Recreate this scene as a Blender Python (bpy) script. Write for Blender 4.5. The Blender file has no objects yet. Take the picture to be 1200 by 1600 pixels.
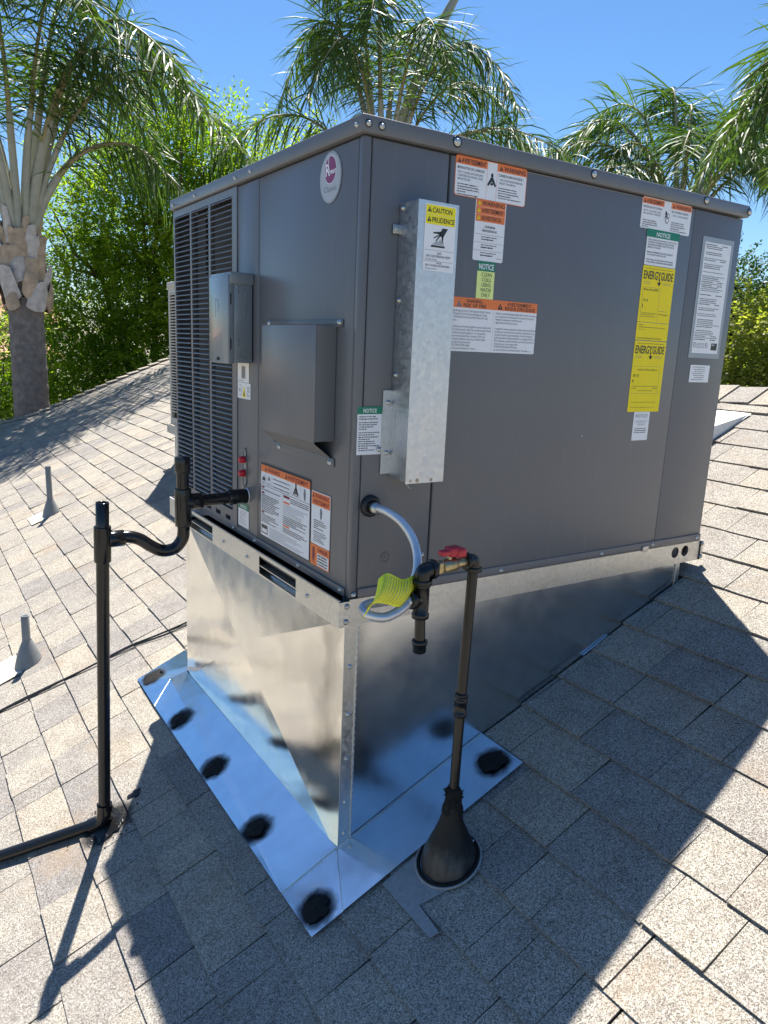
import bpy, bmesh, math, random
from mathutils import Vector, Matrix, noise
from bpy_extras.object_utils import world_to_camera_view
rad = math.radians
rnd = random.Random(7)
sc = bpy.context.scene
COL = sc.collection

# ------------------------------------------------------------------ camera, sky, sun, exposure
YAW, PITCH, ROLL = 0.58150, 0.21823, 0.04284
CAM = Vector((-0.8105, -1.3616, 0.5559))
fwd = Vector((math.sin(YAW) * math.cos(PITCH), math.cos(YAW) * math.cos(PITCH), -math.sin(PITCH)))
rt = Vector((math.cos(YAW), -math.sin(YAW), 0))
up = rt.cross(fwd)
r2 = math.cos(ROLL) * rt + math.sin(ROLL) * up
u2 = -math.sin(ROLL) * rt + math.cos(ROLL) * up
cd = bpy.data.cameras.new('camera'); cam = bpy.data.objects.new('camera', cd); COL.objects.link(cam)
M = Matrix((r2, u2, -fwd)).transposed().to_4x4(); M.translation = CAM
cam.matrix_world = M
cd.sensor_fit = 'VERTICAL'; cd.sensor_height = 36.0; cd.lens = 1156.09 / 1600 * 36
cd.clip_start = 0.05; cd.clip_end = 900
sc.camera = cam

SUN_DIR = Vector((0.245, 0.405, 1.0)).normalized()
ELEV = math.asin(SUN_DIR.z); ROT = math.atan2(SUN_DIR.x, SUN_DIR.y)
w = bpy.data.worlds.new('World'); sc.world = w; w.use_nodes = True
wn = w.node_tree.nodes; wn.clear()
sky = wn.new('ShaderNodeTexSky'); sky.sky_type = 'NISHITA'; sky.sun_disc = False
sky.sun_elevation = ELEV; sky.sun_rotation = ROT; sky.altitude = 300
sky.air_density = 1.0; sky.dust_density = 0.45; sky.ozone_density = 4.5
bg = wn.new('ShaderNodeBackground'); bg.inputs['Strength'].default_value = 0.068
hs = wn.new('ShaderNodeHueSaturation'); hs.inputs['Saturation'].default_value = 1.2
wo = wn.new('ShaderNodeOutputWorld')
w.node_tree.links.new(sky.outputs[0], hs.inputs['Color']); w.node_tree.links.new(hs.outputs[0], bg.inputs[0]); w.node_tree.links.new(bg.outputs[0], wo.inputs[0])
sd = bpy.data.lights.new('sun', 'SUN'); sd.energy = 5.0; sd.angle = rad(0.55); sd.color = (1.0, 0.955, 0.885)
so = bpy.data.objects.new('sun', sd); COL.objects.link(so); so.location = (3, 5, 12)
so.rotation_euler = SUN_DIR.to_track_quat('Z', 'Y').to_euler()
sc.view_settings.view_transform = 'Standard'; sc.view_settings.look = 'None'
sc.view_settings.exposure = 1.24; sc.view_settings.gamma = 1.0
sc.view_settings.use_curve_mapping = False

# ------------------------------------------------------------------ materials
def new_mat(name):
    m = bpy.data.materials.new(name); m.use_nodes = True
    nt = m.node_tree; b = nt.nodes['Principled BSDF']
    return m, nt, b

def nd(nt, t, **kw):
    n = nt.nodes.new(t)
    for k, v in kw.items():
        if k in n.inputs: n.inputs[k].default_value = v
        else: setattr(n, k, v)
    return n

def rgba(c): return (c[0], c[1], c[2], 1)

def ramp(nt, fac, stops):
    r = nt.nodes.new('ShaderNodeValToRGB')
    e = r.color_ramp.elements
    while len(e) < len(stops): e.new(0.5)
    for i, (p, c) in enumerate(stops): e[i].position = p; e[i].color = rgba(c) if not isinstance(c, float) else (c, c, c, 1)
    nt.links.new(fac, r.inputs[0]); return r.outputs[0]

def coords(nt, scale=(1, 1, 1), kind='pos'):
    if kind == 'pos':
        g = nt.nodes.new('ShaderNodeNewGeometry'); o = g.outputs['Position']
    else:
        g = nt.nodes.new('ShaderNodeTexCoord'); o = g.outputs['Object']
    mp = nt.nodes.new('ShaderNodeMapping'); mp.inputs['Scale'].default_value = scale
    nt.links.new(o, mp.inputs[0]); return mp.outputs[0]

def noise_tex(nt, vec, scale, detail=3, rough=0.55):
    n = nd(nt, 'ShaderNodeTexNoise', Scale=scale, Detail=detail, Roughness=rough)
    nt.links.new(vec, n.inputs['Vector']); return n.outputs['Fac']

def mixc(nt, fac, a, b, mode='MIX'):
    m = nt.nodes.new('ShaderNodeMix'); m.data_type = 'RGBA'; m.blend_type = mode
    for inp, v in ((m.inputs['Factor'], fac), (m.inputs['A'], a), (m.inputs['B'], b)):
        if hasattr(v, 'type') and hasattr(v, 'node'): nt.links.new(v, inp)
        elif isinstance(v, (int, float)): inp.default_value = v
        else: inp.default_value = rgba(v)
    return [o for o in m.outputs if o.type == 'RGBA'][0]

def mixf(nt, fac, a, b):
    m = nt.nodes.new('ShaderNodeMix'); m.data_type = 'FLOAT'
    for inp, v in ((m.inputs[0], fac), (m.inputs[2], a), (m.inputs[3], b)):
        if hasattr(v, 'node'): nt.links.new(v, inp)
        else: inp.default_value = v
    return m.outputs[0]

def bump(nt, b, h, strength, dist):
    n = nd(nt, 'ShaderNodeBump', Strength=strength, Distance=dist)
    nt.links.new(h, n.inputs['Height']); nt.links.new(n.outputs[0], b.inputs['Normal'])

def plain(name, c, rough=0.5, metal=0.0, var=0.08, scale=30, bmp=0.0, coat=0.0, spec=0.5):
    m, nt, b = new_mat(name)
    f = noise_tex(nt, coords(nt), scale)
    col = ramp(nt, f, [(0.3, tuple(x * (1 - var) for x in c)), (0.7, tuple(min(1, x * (1 + var)) for x in c))])
    nt.links.new(col, b.inputs['Base Color'])
    b.inputs['Roughness'].default_value = rough; b.inputs['Metallic'].default_value = metal
    b.inputs['Specular IOR Level'].default_value = spec
    if coat: b.inputs['Coat Weight'].default_value = coat; b.inputs['Coat Roughness'].default_value = 0.1
    if bmp: bump(nt, b, f, bmp, 0.002)
    return m

def shingle_mat():
    m, nt, b = new_mat('asphalt_granules')
    v = coords(nt)
    vo = nd(nt, 'ShaderNodeTexVoronoi', Scale=540.0); nt.links.new(v, vo.inputs['Vector'])
    sep = nt.nodes.new('ShaderNodeSeparateColor'); nt.links.new(vo.outputs['Color'], sep.inputs[0])
    gran = ramp(nt, sep.outputs[0], [(0.0, (0.075, 0.067, 0.058)), (0.22, (0.20, 0.182, 0.156)), (0.55, (0.34, 0.316, 0.277)), (0.85, (0.44, 0.412, 0.366)), (1.0, (0.60, 0.57, 0.52))])
    # individual tone of every piece
    at = nt.nodes.new('ShaderNodeAttribute'); at.attribute_name = 'tone'; at.attribute_type = 'GEOMETRY'
    tone = ramp(nt, at.outputs['Fac'], [(0.0, (0.76, 0.76, 0.79)), (0.4, (0.91, 0.90, 0.89)), (0.75, (1.0, 0.98, 0.94)), (1.0, (1.08, 1.03, 0.95))])
    c = mixc(nt, 1.0, gran, tone, 'MULTIPLY')
    # soft blend patches and weathering
    f = noise_tex(nt, v, 9, 4, 0.6)
    patch = ramp(nt, f, [(0.3, (0.84, 0.82, 0.82)), (0.55, (1.0, 1.0, 1.0)), (0.75, (1.06, 1.03, 0.98))])
    c = mixc(nt, 1.0, c, patch, 'MULTIPLY')
    f2 = noise_tex(nt, coords(nt, (1, 1, 1)), 3.1, 5, 0.7)
    st = ramp(nt, f2, [(0.56, 0.0), (0.74, 0.5)])
    c = mixc(nt, st, c, (0.30, 0.21, 0.13))
    f3 = noise_tex(nt, v, 22, 5, 0.7)
    dk = ramp(nt, f3, [(0.66, 0.0), (0.74, 0.4)])
    c = mixc(nt, dk, c, (0.12, 0.10, 0.09))
    nt.links.new(c, b.inputs['Base Color'])
    b.inputs['Roughness'].default_value = 0.92; b.inputs['Specular IOR Level'].default_value = 0.25
    bump(nt, b, sep.outputs[0], 0.65, 0.0016)
    return m

def galv(name, base=(0.60, 0.62, 0.63), rough=0.3, spangle=0.0, streak=0.0, smear=0.0, metal=1.0, fine=0.012):
    m, nt, b = new_mat(name)
    v = coords(nt)
    f = noise_tex(nt, v, 14, 4)
    col = ramp(nt, f, [(0.3, tuple(x * 0.93 for x in base)), (0.7, tuple(min(1, x * 1.04) for x in base))])
    rr = ramp(nt, f, [(0.3, rough * 0.85), (0.7, rough * 1.2)])
    if spangle:
        vo = nd(nt, 'ShaderNodeTexVoronoi', Scale=130.0); nt.links.new(v, vo.inputs['Vector'])
        s = nt.nodes.new('ShaderNodeSeparateColor'); nt.links.new(vo.outputs['Color'], s.inputs[0])
        sp = ramp(nt, s.outputs[0], [(0.0, tuple(x * (1 - spangle) for x in base)), (1.0, tuple(min(1, x * (1 + spangle)) for x in base))])
        col = mixc(nt, 0.6, col, sp)
        rr = mixf(nt, 0.5, rr, ramp(nt, s.outputs[1], [(0.0, rough * 0.6), (1.0, rough * 1.5)]))
    if smear:
        d = nt.nodes.new('ShaderNodeTexNoise'); d.inputs['Scale'].default_value = 3.0; nt.links.new(v, d.inputs['Vector'])
        vm = nt.nodes.new('ShaderNodeVectorMath'); vm.operation = 'MULTIPLY_ADD'
        nt.links.new(d.outputs['Color'], vm.inputs[0]); vm.inputs[1].default_value = (0.5, 0.5, 0.5); nt.links.new(v, vm.inputs[2])
        wv = nd(nt, 'ShaderNodeTexNoise', Scale=2.6, Detail=1.5, Roughness=0.4)
        nt.links.new(vm.outputs[0], wv.inputs['Vector'])
        sm = ramp(nt, wv.outputs['Fac'], [(0.50, 0.0), (0.525, 0.8), (0.56, 0.5), (0.60, 0.0)])
        col = mixc(nt, mixf(nt, sm, 0.0, smear), col, tuple(x * 0.72 for x in base))
        rr = mixf(nt, sm, rr, rough * 1.35)
        nt.links.new(rr, b.inputs['Roughness'])
    nt.links.new(col, b.inputs['Base Color']); nt.links.new(rr, b.inputs['Roughness'])
    b.inputs['Metallic'].default_value = metal
    fb = noise_tex(nt, coords(nt, (1, 1, 0.35)), 260, 3)
    fl = noise_tex(nt, v, 4.5, 2)
    h = mixf(nt, 0.03, fl, fb)
    bump(nt, b, h, 0.5, fine)
    return m

def paint(name, c, rough, bmpd=0.010, metal=0.0, coat=0.0):
    m, nt, b = new_mat(name)
    v = coords(nt)
    f = noise_tex(nt, v, 2.2, 4)
    col = ramp(nt, f, [(0.3, tuple(x * 0.94 for x in c)), (0.7, tuple(x * 1.05 for x in c))])
    d = noise_tex(nt, coords(nt, (1, 1, 0.25)), 30, 5, 0.75)
    dust = ramp(nt, d, [(0.55, 0.0), (0.80, 0.16)])
    col = mixc(nt, dust, col, (0.35, 0.33, 0.30))
    nt.links.new(col, b.inputs['Base Color'])
    nt.links.new(ramp(nt, f, [(0.3, rough * 0.9), (0.7, rough * 1.15)]), b.inputs['Roughness'])
    b.inputs['Metallic'].default_value = metal
    b.inputs['Coat Weight'].default_value = coat
    fb = noise_tex(nt, v, 420, 2); fl = noise_tex(nt, v, 1.6, 1)
    bump(nt, b, mixf(nt, 0.010, fl, fb), 0.5, bmpd)
    return m

def leaf_mat(name, c1, c2, trans=0.45, rough=0.38, tint=(1.5, 1.7, 0.5)):
    m, nt, b = new_mat(name)
    at = nt.nodes.new('ShaderNodeAttribute'); at.attribute_name = 'tone'
    col = mixc(nt, at.outputs['Fac'], c1, c2)
    nt.links.new(col, b.inputs['Base Color']); b.inputs['Roughness'].default_value = rough
    tr = nt.nodes.new('ShaderNodeBsdfTranslucent')
    tc = mixc(nt, 1.0, col, tint, 'MULTIPLY'); nt.links.new(tc, tr.inputs[0])
    mx = nt.nodes.new('ShaderNodeMixShader'); mx.inputs[0].default_value = trans
    out = nt.nodes['Material Output']
    nt.links.new(b.outputs[0], mx.inputs[1]); nt.links.new(tr.outputs[0], mx.inputs[2]); nt.links.new(mx.outputs[0], out.inputs[0])
    return m

MT = {}
MT['shingle'] = shingle_mat()
MT['felt'] = plain('roofing_felt', (0.045, 0.042, 0.038), 0.95)
MT['paint'] = paint('cabinet_paint', (0.150, 0.150, 0.156), 0.34)
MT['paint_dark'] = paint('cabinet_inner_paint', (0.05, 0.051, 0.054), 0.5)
MT['paint_box'] = paint('disconnect_paint', (0.22, 0.25, 0.265), 0.26, 0.02, 0.1, 0.3)
MT['beige'] = paint('beige_cabinet_paint', (0.50, 0.46, 0.40), 0.5)
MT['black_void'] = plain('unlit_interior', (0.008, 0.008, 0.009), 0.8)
MT['coil_space'] = plain('coil_fins', (0.10, 0.10, 0.10), 0.6, 0.3)
MT['galv_rail'] = galv('galvanised_rail', (0.66, 0.66, 0.63), 0.42, spangle=0.10, fine=0.003)
MT['galv_duct'] = galv('spangled_galvanised', (0.62, 0.64, 0.66), 0.42, spangle=0.07, fine=0.001)
MT['galv_curb'] = galv('bright_galvanised', (0.88, 0.87, 0.82), 0.14, smear=0.6, fine=0.006)
MT['galv_front'] = galv('bright_galvanised_front', (0.64, 0.67, 0.69), 0.22, fine=0.003)
MT['galv_flash'] = galv('flashing_sheet', (0.93, 0.94, 0.95), 0.17, smear=0.2, fine=0.008)
def overspray(mat, pts, size=1.0, rough=.34, metal=.95):
    nt = mat.node_tree; b = nt.nodes['Principled BSDF']; v = coords(nt); cur = None
    nz = nt.nodes.new('ShaderNodeTexNoise'); nz.inputs['Scale'].default_value = 40; nt.links.new(v, nz.inputs['Vector'])
    for p in pts:
        d = nt.nodes.new('ShaderNodeVectorMath'); d.operation = 'DISTANCE'; nt.links.new(v, d.inputs[0]); d.inputs[1].default_value = p
        if cur is None: cur = d.outputs['Value']
        else:
            mn = nt.nodes.new('ShaderNodeMath'); mn.operation = 'MINIMUM'; nt.links.new(cur, mn.inputs[0]); nt.links.new(d.outputs['Value'], mn.inputs[1]); cur = mn.outputs[0]
    ad = nt.nodes.new('ShaderNodeMath'); ad.operation = 'MULTIPLY_ADD'; nt.links.new(nz.outputs['Fac'], ad.inputs[0]); ad.inputs[1].default_value = .022; nt.links.new(cur, ad.inputs[2])
    k = ramp(nt, ad.outputs[0], [(.044 * size, 1.0), (.054 * size, .75), (.068 * size, 0.0)])
    for nm, dst in (('Base Color', (.015, .015, .016)), ('Roughness', rough), ('Metallic', metal)):
        src = b.inputs[nm].links[0].from_socket if b.inputs[nm].links else b.inputs[nm].default_value
        if nm == 'Base Color': nt.links.new(mixc(nt, k, src, dst), b.inputs[nm])
        else: nt.links.new(mixf(nt, k, src, dst), b.inputs[nm])
MT['galv_old'] = galv('weathered_flashing', (0.34, 0.34, 0.33), 0.6, spangle=0.1, metal=0.6)
MT['zinc'] = plain('zinc_plated', (0.55, 0.55, 0.53), 0.42, 1.0)
MT['bolt'] = plain('bolt_zinc', (0.40, 0.40, 0.42), 0.35, 1.0)
MT['tar'] = plain('roof_mastic', (0.008, 0.008, 0.008), 0.20, bmp=1.0, scale=120, spec=0.3)
MT['tar_mat'] = plain('dry_mastic', (0.014, 0.0135, 0.013), 0.8, bmp=0.8, scale=90, spec=0.2)
MT['abs'] = plain('black_plastic', (0.010, 0.010, 0.011), 0.16, bmp=0.1, scale=80)
MT['iron'] = plain('black_iron', (0.006, 0.006, 0.006), 0.26, 0.0, var=0.2, bmp=0.3, scale=60)
MT['brass'] = plain('dull_brass', (0.46, 0.36, 0.20), 0.38, 0.9, var=0.25, scale=90)
MT['red'] = plain('red_handle', (0.50, 0.02, 0.035), 0.35)
MT['redcap'] = plain('red_cap', (0.55, 0.01, 0.03), 0.4)
MT['rubber'] = plain('rubber', (0.012, 0.013, 0.016), 0.45)
MT['hose'] = plain('flex_hose_coating', (0.66, 0.67, 0.68), 0.30, 0.6)
MT['tag'] = plain('yellow_tag', (0.86, 0.85, 0.02), 0.5)
MT['pvc'] = plain('painted_vent_pipe', (0.20, 0.215, 0.22), 0.5)
MT['white_metal'] = plain('pale_painted_metal', (0.72, 0.71, 0.66), 0.5)
MT['tan_metal'] = plain('tan_painted_metal', (0.46, 0.43, 0.36), 0.6)
MT['bark'] = plain('palm_bark', (0.20, 0.17, 0.15), 0.9, var=0.3, scale=14, bmp=0.8)
MT['boot'] = plain('dry_palm_boot', (0.46, 0.34, 0.24), 0.85, var=0.3, scale=9, bmp=0.6)
MT['boot_pale'] = plain('bleached_palm_boot', (0.52, 0.46, 0.42), 0.85, var=0.25, scale=12, bmp=0.6)
MT['petiole'] = plain('grey_green_petiole', (0.33, 0.33, 0.27), 0.5, var=0.12, scale=8)
MT['rachis'] = plain('rachis', (0.30, 0.26, 0.13), 0.5)
MT['wood'] = plain('branch_bark', (0.13, 0.10, 0.075), 0.9, var=0.25, scale=20)
MT['palm'] = leaf_mat('palm_leaflet', (0.034, 0.072, 0.020), (0.095, 0.155, 0.036), 0.34, 0.50)
MT['leaf'] = leaf_mat('broad_leaf', (0.09, 0.18, 0.014), (0.30, 0.36, 0.03), 0.60, 0.5)
MT['leaf_dark'] = leaf_mat('dark_leaf', (0.02, 0.055, 0.012), (0.05, 0.10, 0.02), 0.35, 0.4)
MT['leaf_yellow'] = leaf_mat('yellow_green_leaf', (0.17, 0.21, 0.045), (0.38, 0.37, 0.11), 0.5, 0.5)
MT['grass'] = plain('dry_yard', (0.20, 0.18, 0.14), 0.95, var=0.3, scale=1.5)
MT['stucco'] = plain('white_stucco', (0.74, 0.72, 0.68), 0.9, bmp=0.3)
MT['stucco_tan'] = plain('tan_stucco', (0.42, 0.34, 0.26), 0.9, bmp=0.3)
MT['clay'] = plain('clay_tiles', (0.46, 0.22, 0.14), 0.8, var=0.2, scale=5)
MT['fascia'] = plain('fascia_paint', (0.30, 0.20, 0.15), 0.6)
# flat print colours
def ink(name, c, rough=0.35): MT[name] = plain(name, c, rough, var=0.02)
ink('ink_white', (0.84, 0.84, 0.85)); ink('ink_black', (0.02, 0.02, 0.022)); ink('ink_grey', (0.16, 0.17, 0.20)); ink('ink_mid', (0.42, 0.43, 0.46))
ink('ink_orange', (0.86, 0.21, 0.05), .5); ink('ink_yellow', (0.95, 0.74, 0.0), .55); ink('ink_caution', (0.93, 0.80, 0.01), .5); ink('ink_green', (0.0, 0.20, 0.11))
ink('ink_lime', (0.80, 0.90, 0.30)); ink('ink_silver', (0.42, 0.44, 0.46)); ink('ink_purple', (0.24, 0.015, 0.10)); ink('ink_dkred', (0.22, 0.01, 0.03)); ink('ink_tape', (0.33, 0.36, 0.40), 0.25)

# ------------------------------------------------------------------ mesh helpers
class MB:
    def __init__(s): s.v = []; s.f = []; s.m = []; s.sm = []; s.tone = []; s.t = 0.5
    def add(s, vs, fs, mi=0, smooth=False, t=None):
        o = len(s.v); s.v += [tuple(v) for v in vs]
        for f in fs: s.f.append(tuple(i + o for i in f)); s.m.append(mi); s.sm.append(smooth); s.tone.append(s.t if t is None else t)
    def box(s, a, b, mi=0):
        x0, y0, z0 = a; x1, y1, z1 = b
        vs = [(x0, y0, z0), (x1, y0, z0), (x1, y1, z0), (x0, y1, z0), (x0, y0, z1), (x1, y0, z1), (x1, y1, z1), (x0, y1, z1)]
        s.add(vs, [(0, 3, 2, 1), (4, 5, 6, 7), (0, 1, 5, 4), (1, 2, 6, 5), (2, 3, 7, 6), (3, 0, 4, 7)], mi)
    def bbox(s, a, b, r=0.002, mi=0, seg=2):
        bm = bmesh.new()
        c = [(a[i] + b[i]) / 2 for i in range(3)]; d = [abs(b[i] - a[i]) for i in range(3)]
        bmesh.ops.create_cube(bm, size=1, matrix=Matrix.Translation(c) @ Matrix.Diagonal((*d, 1)))
        r = min(r, min(d) * 0.45)
        bmesh.ops.bevel(bm, geom=bm.edges[:], offset=r, segments=seg, affect='EDGES', profile=0.5)
        s.from_bm(bm, mi, True); bm.free()
    def from_bm(s, bm, mi=0, smooth=False):
        bm.verts.index_update()
        s.add([v.co[:] for v in bm.verts], [[v.index for v in f.verts] for f in bm.faces], mi, smooth)
    def tube(s, pts, r, n=12, mi=0, cap=True, smooth=True):
        pts = [Vector(p) for p in pts]
        if not hasattr(r, '__len__'): r = [r] * len(pts)
        rings = []; prev = None
        for i, p in enumerate(pts):
            if i == 0: t = pts[1] - p
            elif i == len(pts) - 1: t = p - pts[i - 1]
            else: t = (pts[i + 1] - p).normalized() + (p - pts[i - 1]).normalized()
            if t.length < 1e-9: t = Vector((0, 0, 1))
            t.normalize()
            if prev is None:
                a = Vector((0, 0, 1)) if abs(t.z) < 0.9 else Vector((1, 0, 0))
                x = t.cross(a).normalized()
            else:
                x = prev - t * prev.dot(t); x.normalize()
            prev = x; y = t.cross(x)
            rings.append([p + (x * math.cos(2 * math.pi * k / n) + y * math.sin(2 * math.pi * k / n)) * r[i] for k in range(n)])
        vs = [q for R_ in rings for q in R_]; fs = []
        for i in range(len(pts) - 1):
            for k in range(n):
                k2 = (k + 1) % n
                fs.append((i * n + k, i * n + k2, (i + 1) * n + k2, (i + 1) * n + k))
        s.add(vs, fs, mi, smooth)
        if cap:
            o = len(vs); s.add(rings[0][::-1], [tuple(range(n))], mi); s.add(rings[-1], [tuple(range(n))], mi)
    def lathe(s, prof, c=(0, 0, 0), ax=(0, 0, 1), n=24, mi=0, jit=None):
        ax = Vector(ax).normalized(); a = Vector((0, 0, 1)) if abs(ax.z) < 0.9 else Vector((1, 0, 0))
        x = ax.cross(a).normalized(); y = ax.cross(x); c = Vector(c); vs = []
        for (r, h) in prof:
            for k in range(n):
                an = 2 * math.pi * k / n; rr = r * (1 + (jit(an, h) if jit else 0))
                vs.append(c + ax * h + (x * math.cos(an) + y * math.sin(an)) * rr)
        fs = [(i * n + k, i * n + (k + 1) % n, (i + 1) * n + (k + 1) % n, (i + 1) * n + k) for i in range(len(prof) - 1) for k in range(n)]
        s.add(vs, fs, mi, True)
    def screw(s, p, nrm, r=0.0045, mi=0, hexa=True):
        nrm = Vector(nrm).normalized()
        s.lathe([(r * 1.6, 0), (r * 1.6, 0.0008), (r * 1.55, 0.0012), (r * 1.05, 0.0013), (r, 0.0045), (r * 0.6, 0.0052), (0.0001, 0.0050)], p, nrm, 12, mi)
    def build(s, name, mats, parent=None, loc=None, kind=None, label=None):
        me = bpy.data.meshes.new(name)
        if not isinstance(mats, (list, tuple)): mats = [mats]
        off = Vector(loc) if loc is not None else Vector((0, 0, 0))
        vs = [(v[0] - off[0], v[1] - off[1], v[2] - off[2]) for v in s.v]
        me.from_pydata(vs, [], s.f); me.update()
        for m in mats: me.materials.append(MT[m] if isinstance(m, str) else m)
        me.polygons.foreach_set('material_index', s.m); me.polygons.foreach_set('use_smooth', s.sm)
        at = me.attributes.new('tone', 'FLOAT', 'FACE'); at.data.foreach_set('value', s.tone)
        return link(name, me, parent, off, kind, label)

def link(name, me, parent=None, off=Vector((0, 0, 0)), kind=None, label=None):
    o = bpy.data.objects.new(name, me); COL.objects.link(o)
    base = Vector((0, 0, 0))
    q = parent
    while q is not None: base += q.location; q = q.parent
    o.location = Vector(off) - base
    if parent is not None: o.parent = parent
    if kind: o['kind'] = kind
    if label: o['label'] = label
    return o

def thing(name, label, cat, loc, group=None):
    o = bpy.data.objects.new(name, None); COL.objects.link(o); o.location = loc; o.empty_display_size = 0.1
    o['label'] = label; o['category'] = cat
    if group: o['group'] = group
    return o

def tag(o, label, cat, group=None):
    o['label'] = label; o['category'] = cat
    if group: o['group'] = group
    return o

def spline(pts, n=8):
    pts = [Vector(p) for p in pts]; P = [pts[0] * 2 - pts[1]] + pts + [pts[-1] * 2 - pts[-2]]; out = []
    for i in range(1, len(P) - 2):
        for k in range(n):
            t = k / n; a, b, c, d = P[i - 1], P[i], P[i + 1], P[i + 2]
            out.append(0.5 * ((2 * b) + (c - a) * t + (2 * a - 5 * b + 4 * c - d) * t * t + (3 * b - a - 3 * c + d) * t ** 3))
    out.append(pts[-1]); return out

# ------------------------------------------------------------------ roof geometry (plane rising along +x)
SL = 0.43397; X0 = -0.00714; Z0 = -0.65168
RN = Vector((-SL, 0, 1)).normalized()
def RZ(x): return Z0 + SL * (x - X0)
def RP(x, y, h=0.0): return Vector((x, y, RZ(x))) + RN * h
RIDGE = 2.493; EAVE = -3.9; YR = 8.45; YB = -7.0; BACK = 6.9
def BZ(x): return RZ(RIDGE) - SL * (x - RIDGE)

b = MB()
def deck(P, th=0.03):
    n = len(P); lo = [Vector(p) - Vector((0, 0, th)) for p in P]
    b.add(P, [tuple(range(n))]); b.add(lo, [tuple(range(n))[::-1]])
    for i in range(n):
        j = (i + 1) % n; b.add([P[i], lo[i], lo[j], P[j]], [(0, 1, 2, 3)])
deck([RP(EAVE, YB, -0.006), RP(RIDGE, YB, -0.006), RP(RIDGE, YR, -0.006), RP(0.52, YR, -0.006), RP(-0.30, 9.55, -0.006), RP(EAVE, 9.9, -0.006)])
deck([(RIDGE, YB, RZ(RIDGE) - 0.006), (BACK, YB, BZ(BACK)), (BACK, YR, BZ(BACK)), (RIDGE, YR, RZ(RIDGE) - 0.006)])
roof = b.build('roof', 'felt', kind='structure')

# shingles: laminated tabs, every one its own slab
EXP = 0.1315
pieces = []
def rake_y(x):
    if x >= 0.52: return YR
    return YR + (0.52 - x) * 1.34
def piece(k, y0, y1, raised, tone):
    x = 0.309 + EXP * k; x1 = min(x + EXP + 0.012, RIDGE)
    jx = rnd.uniform(-0.002, 0.002)
    th = (0.0088 if raised else 0.0060) + rnd.uniform(-0.0006, 0.001)
    g = 0.0007 + rnd.uniform(0, 0.0012)
    cur = rnd.uniform(0, 0.0025) if rnd.random() < 0.25 else 0
    n = 3
    top = []; bot = []
    for i in range(n + 1):
        t = i / n; yy = y0 + g + (y1 - y0 - 2 * g) * t
        xx = x + jx + rnd.uniform(-0.0011, 0.0011)
        hh = th + (cur if i in (0, n) else 0)
        top.append(RP(xx, yy, hh)); bot.append(RP(xx + 0.001, yy, 0.0006))
    dy = rnd.uniform(-0.002, 0.002)
    upr = [RP(x1, y1 - g + dy, 0.0008), RP(x1, y0 + g + dy, 0.0008)]
    lowr = [RP(x1, y1 - g + dy, -0.003), RP(x1, y0 + g + dy, -0.003)]
    vs = top + upr + bot + lowr; N = n + 3
    fs = [tuple(range(N))[::-1]]
    for i in range(N):
        j = (i + 1) % N; fs.append((i, j, j + N, i + N))
    return vs, fs, tone, (x, (y0 + y1) / 2, y1 - y0)
kmin = int((EAVE - 0.309) / EXP); kmax = int((RIDGE - 0.03 - 0.309) / EXP)
CX0, CX1, CY0, CY1 = -0.007, 1.206, 0.003, 1.127       # curb footprint
def in_curb(x, y): return CX0 - 0.02 < x < CX1 - 0.02 and CY0 < y < CY1
for k in range(kmin, kmax + 1):
    x = 0.309 + EXP * k
    y = YB + rnd.uniform(0, 0.3); raised = rnd.random() < 0.5
    ymax = rake_y(x)
    ylo = -2.2 if x > -1.6 else -3.0
    while y < ymax:
        wd = rnd.choice((0.085, 0.11, 0.13, 0.155, 0.18, 0.20, 0.235, 0.26)) * rnd.uniform(0.93, 1.07)
        y2 = min(y + wd, ymax)
        if y2 - y > 0.02:
            segs = [(y, y2)]
            # shingles stop against the curb; the flange covers the lower edge and the left side
            if x + EXP > CX0 and x < CX1:
                cy0 = 0.001 if x > 0.40 else -0.11
                cy1 = CY1 + 0.004
                if x + EXP * 0.5 > CX1 - 0.03: segs = [(y, y2)] if x > CX1 - 0.02 else [(y, min(y2, cy0))] + [(max(y, cy1), y2)]
                else: segs = [(y, min(y2, cy0)), (max(y, cy1), y2)]
            for (a, c) in segs:
                if c - a > 0.012:
                    pieces.append(piece(k, a, c, raised, min(1, max(0, rnd.gauss(0.55, 0.26)))))
        y = y2
        raised = (not raised) if rnd.random() < 0.8 else raised
def px(P):
    q = world_to_camera_view(sc, cam, Vector(P)); return q
sc.render.resolution_x = 768; sc.render.resolution_y = 1024
bpy.context.view_layer.update()
def blocked(P):
    d = Vector(P) - CAM
    for (lo, hi) in (((-0.02, -0.01, -0.7), (1.3, 1.22, 1.0)), ((0.78, 2.62, -0.4), (2.0, 3.83, 0.92))):
        t0, t1 = 0.0, 0.98
        ok = True
        for i in range(3):
            if abs(d[i]) < 1e-9:
                if not lo[i] < CAM[i] < hi[i]: ok = False
                continue
            a = (lo[i] - CAM[i]) / d[i]; c = (hi[i] - CAM[i]) / d[i]
            if a > c: a, c = c, a
            t0 = max(t0, a); t1 = min(t1, c)
        if ok and t0 < t1: return True
    return False
scored = []
for i, pc in enumerate(pieces):
    q = [px(v) for v in (pc[0][0], pc[0][3], pc[0][4], pc[0][5])]
    inside = any(0 < v.x < 1 and 0 < v.y < 1 and v.z > 0 for v in q)
    area = 0
    if inside:
        pts = [(v.x * 768, v.y * 1024) for v in q]
        area = abs(sum(pts[j][0] * pts[(j + 1) % 4][1] - pts[(j + 1) % 4][0] * pts[j][1] for j in range(4))) / 2
        if blocked(sum((Vector(v) for v in pc[0][:4]), Vector()) / 4): area = 0
    scored.append((area, i))
big = {i for a, i in sorted(scored, reverse=True)[:296] if a > 0}
rest = MB()
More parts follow.
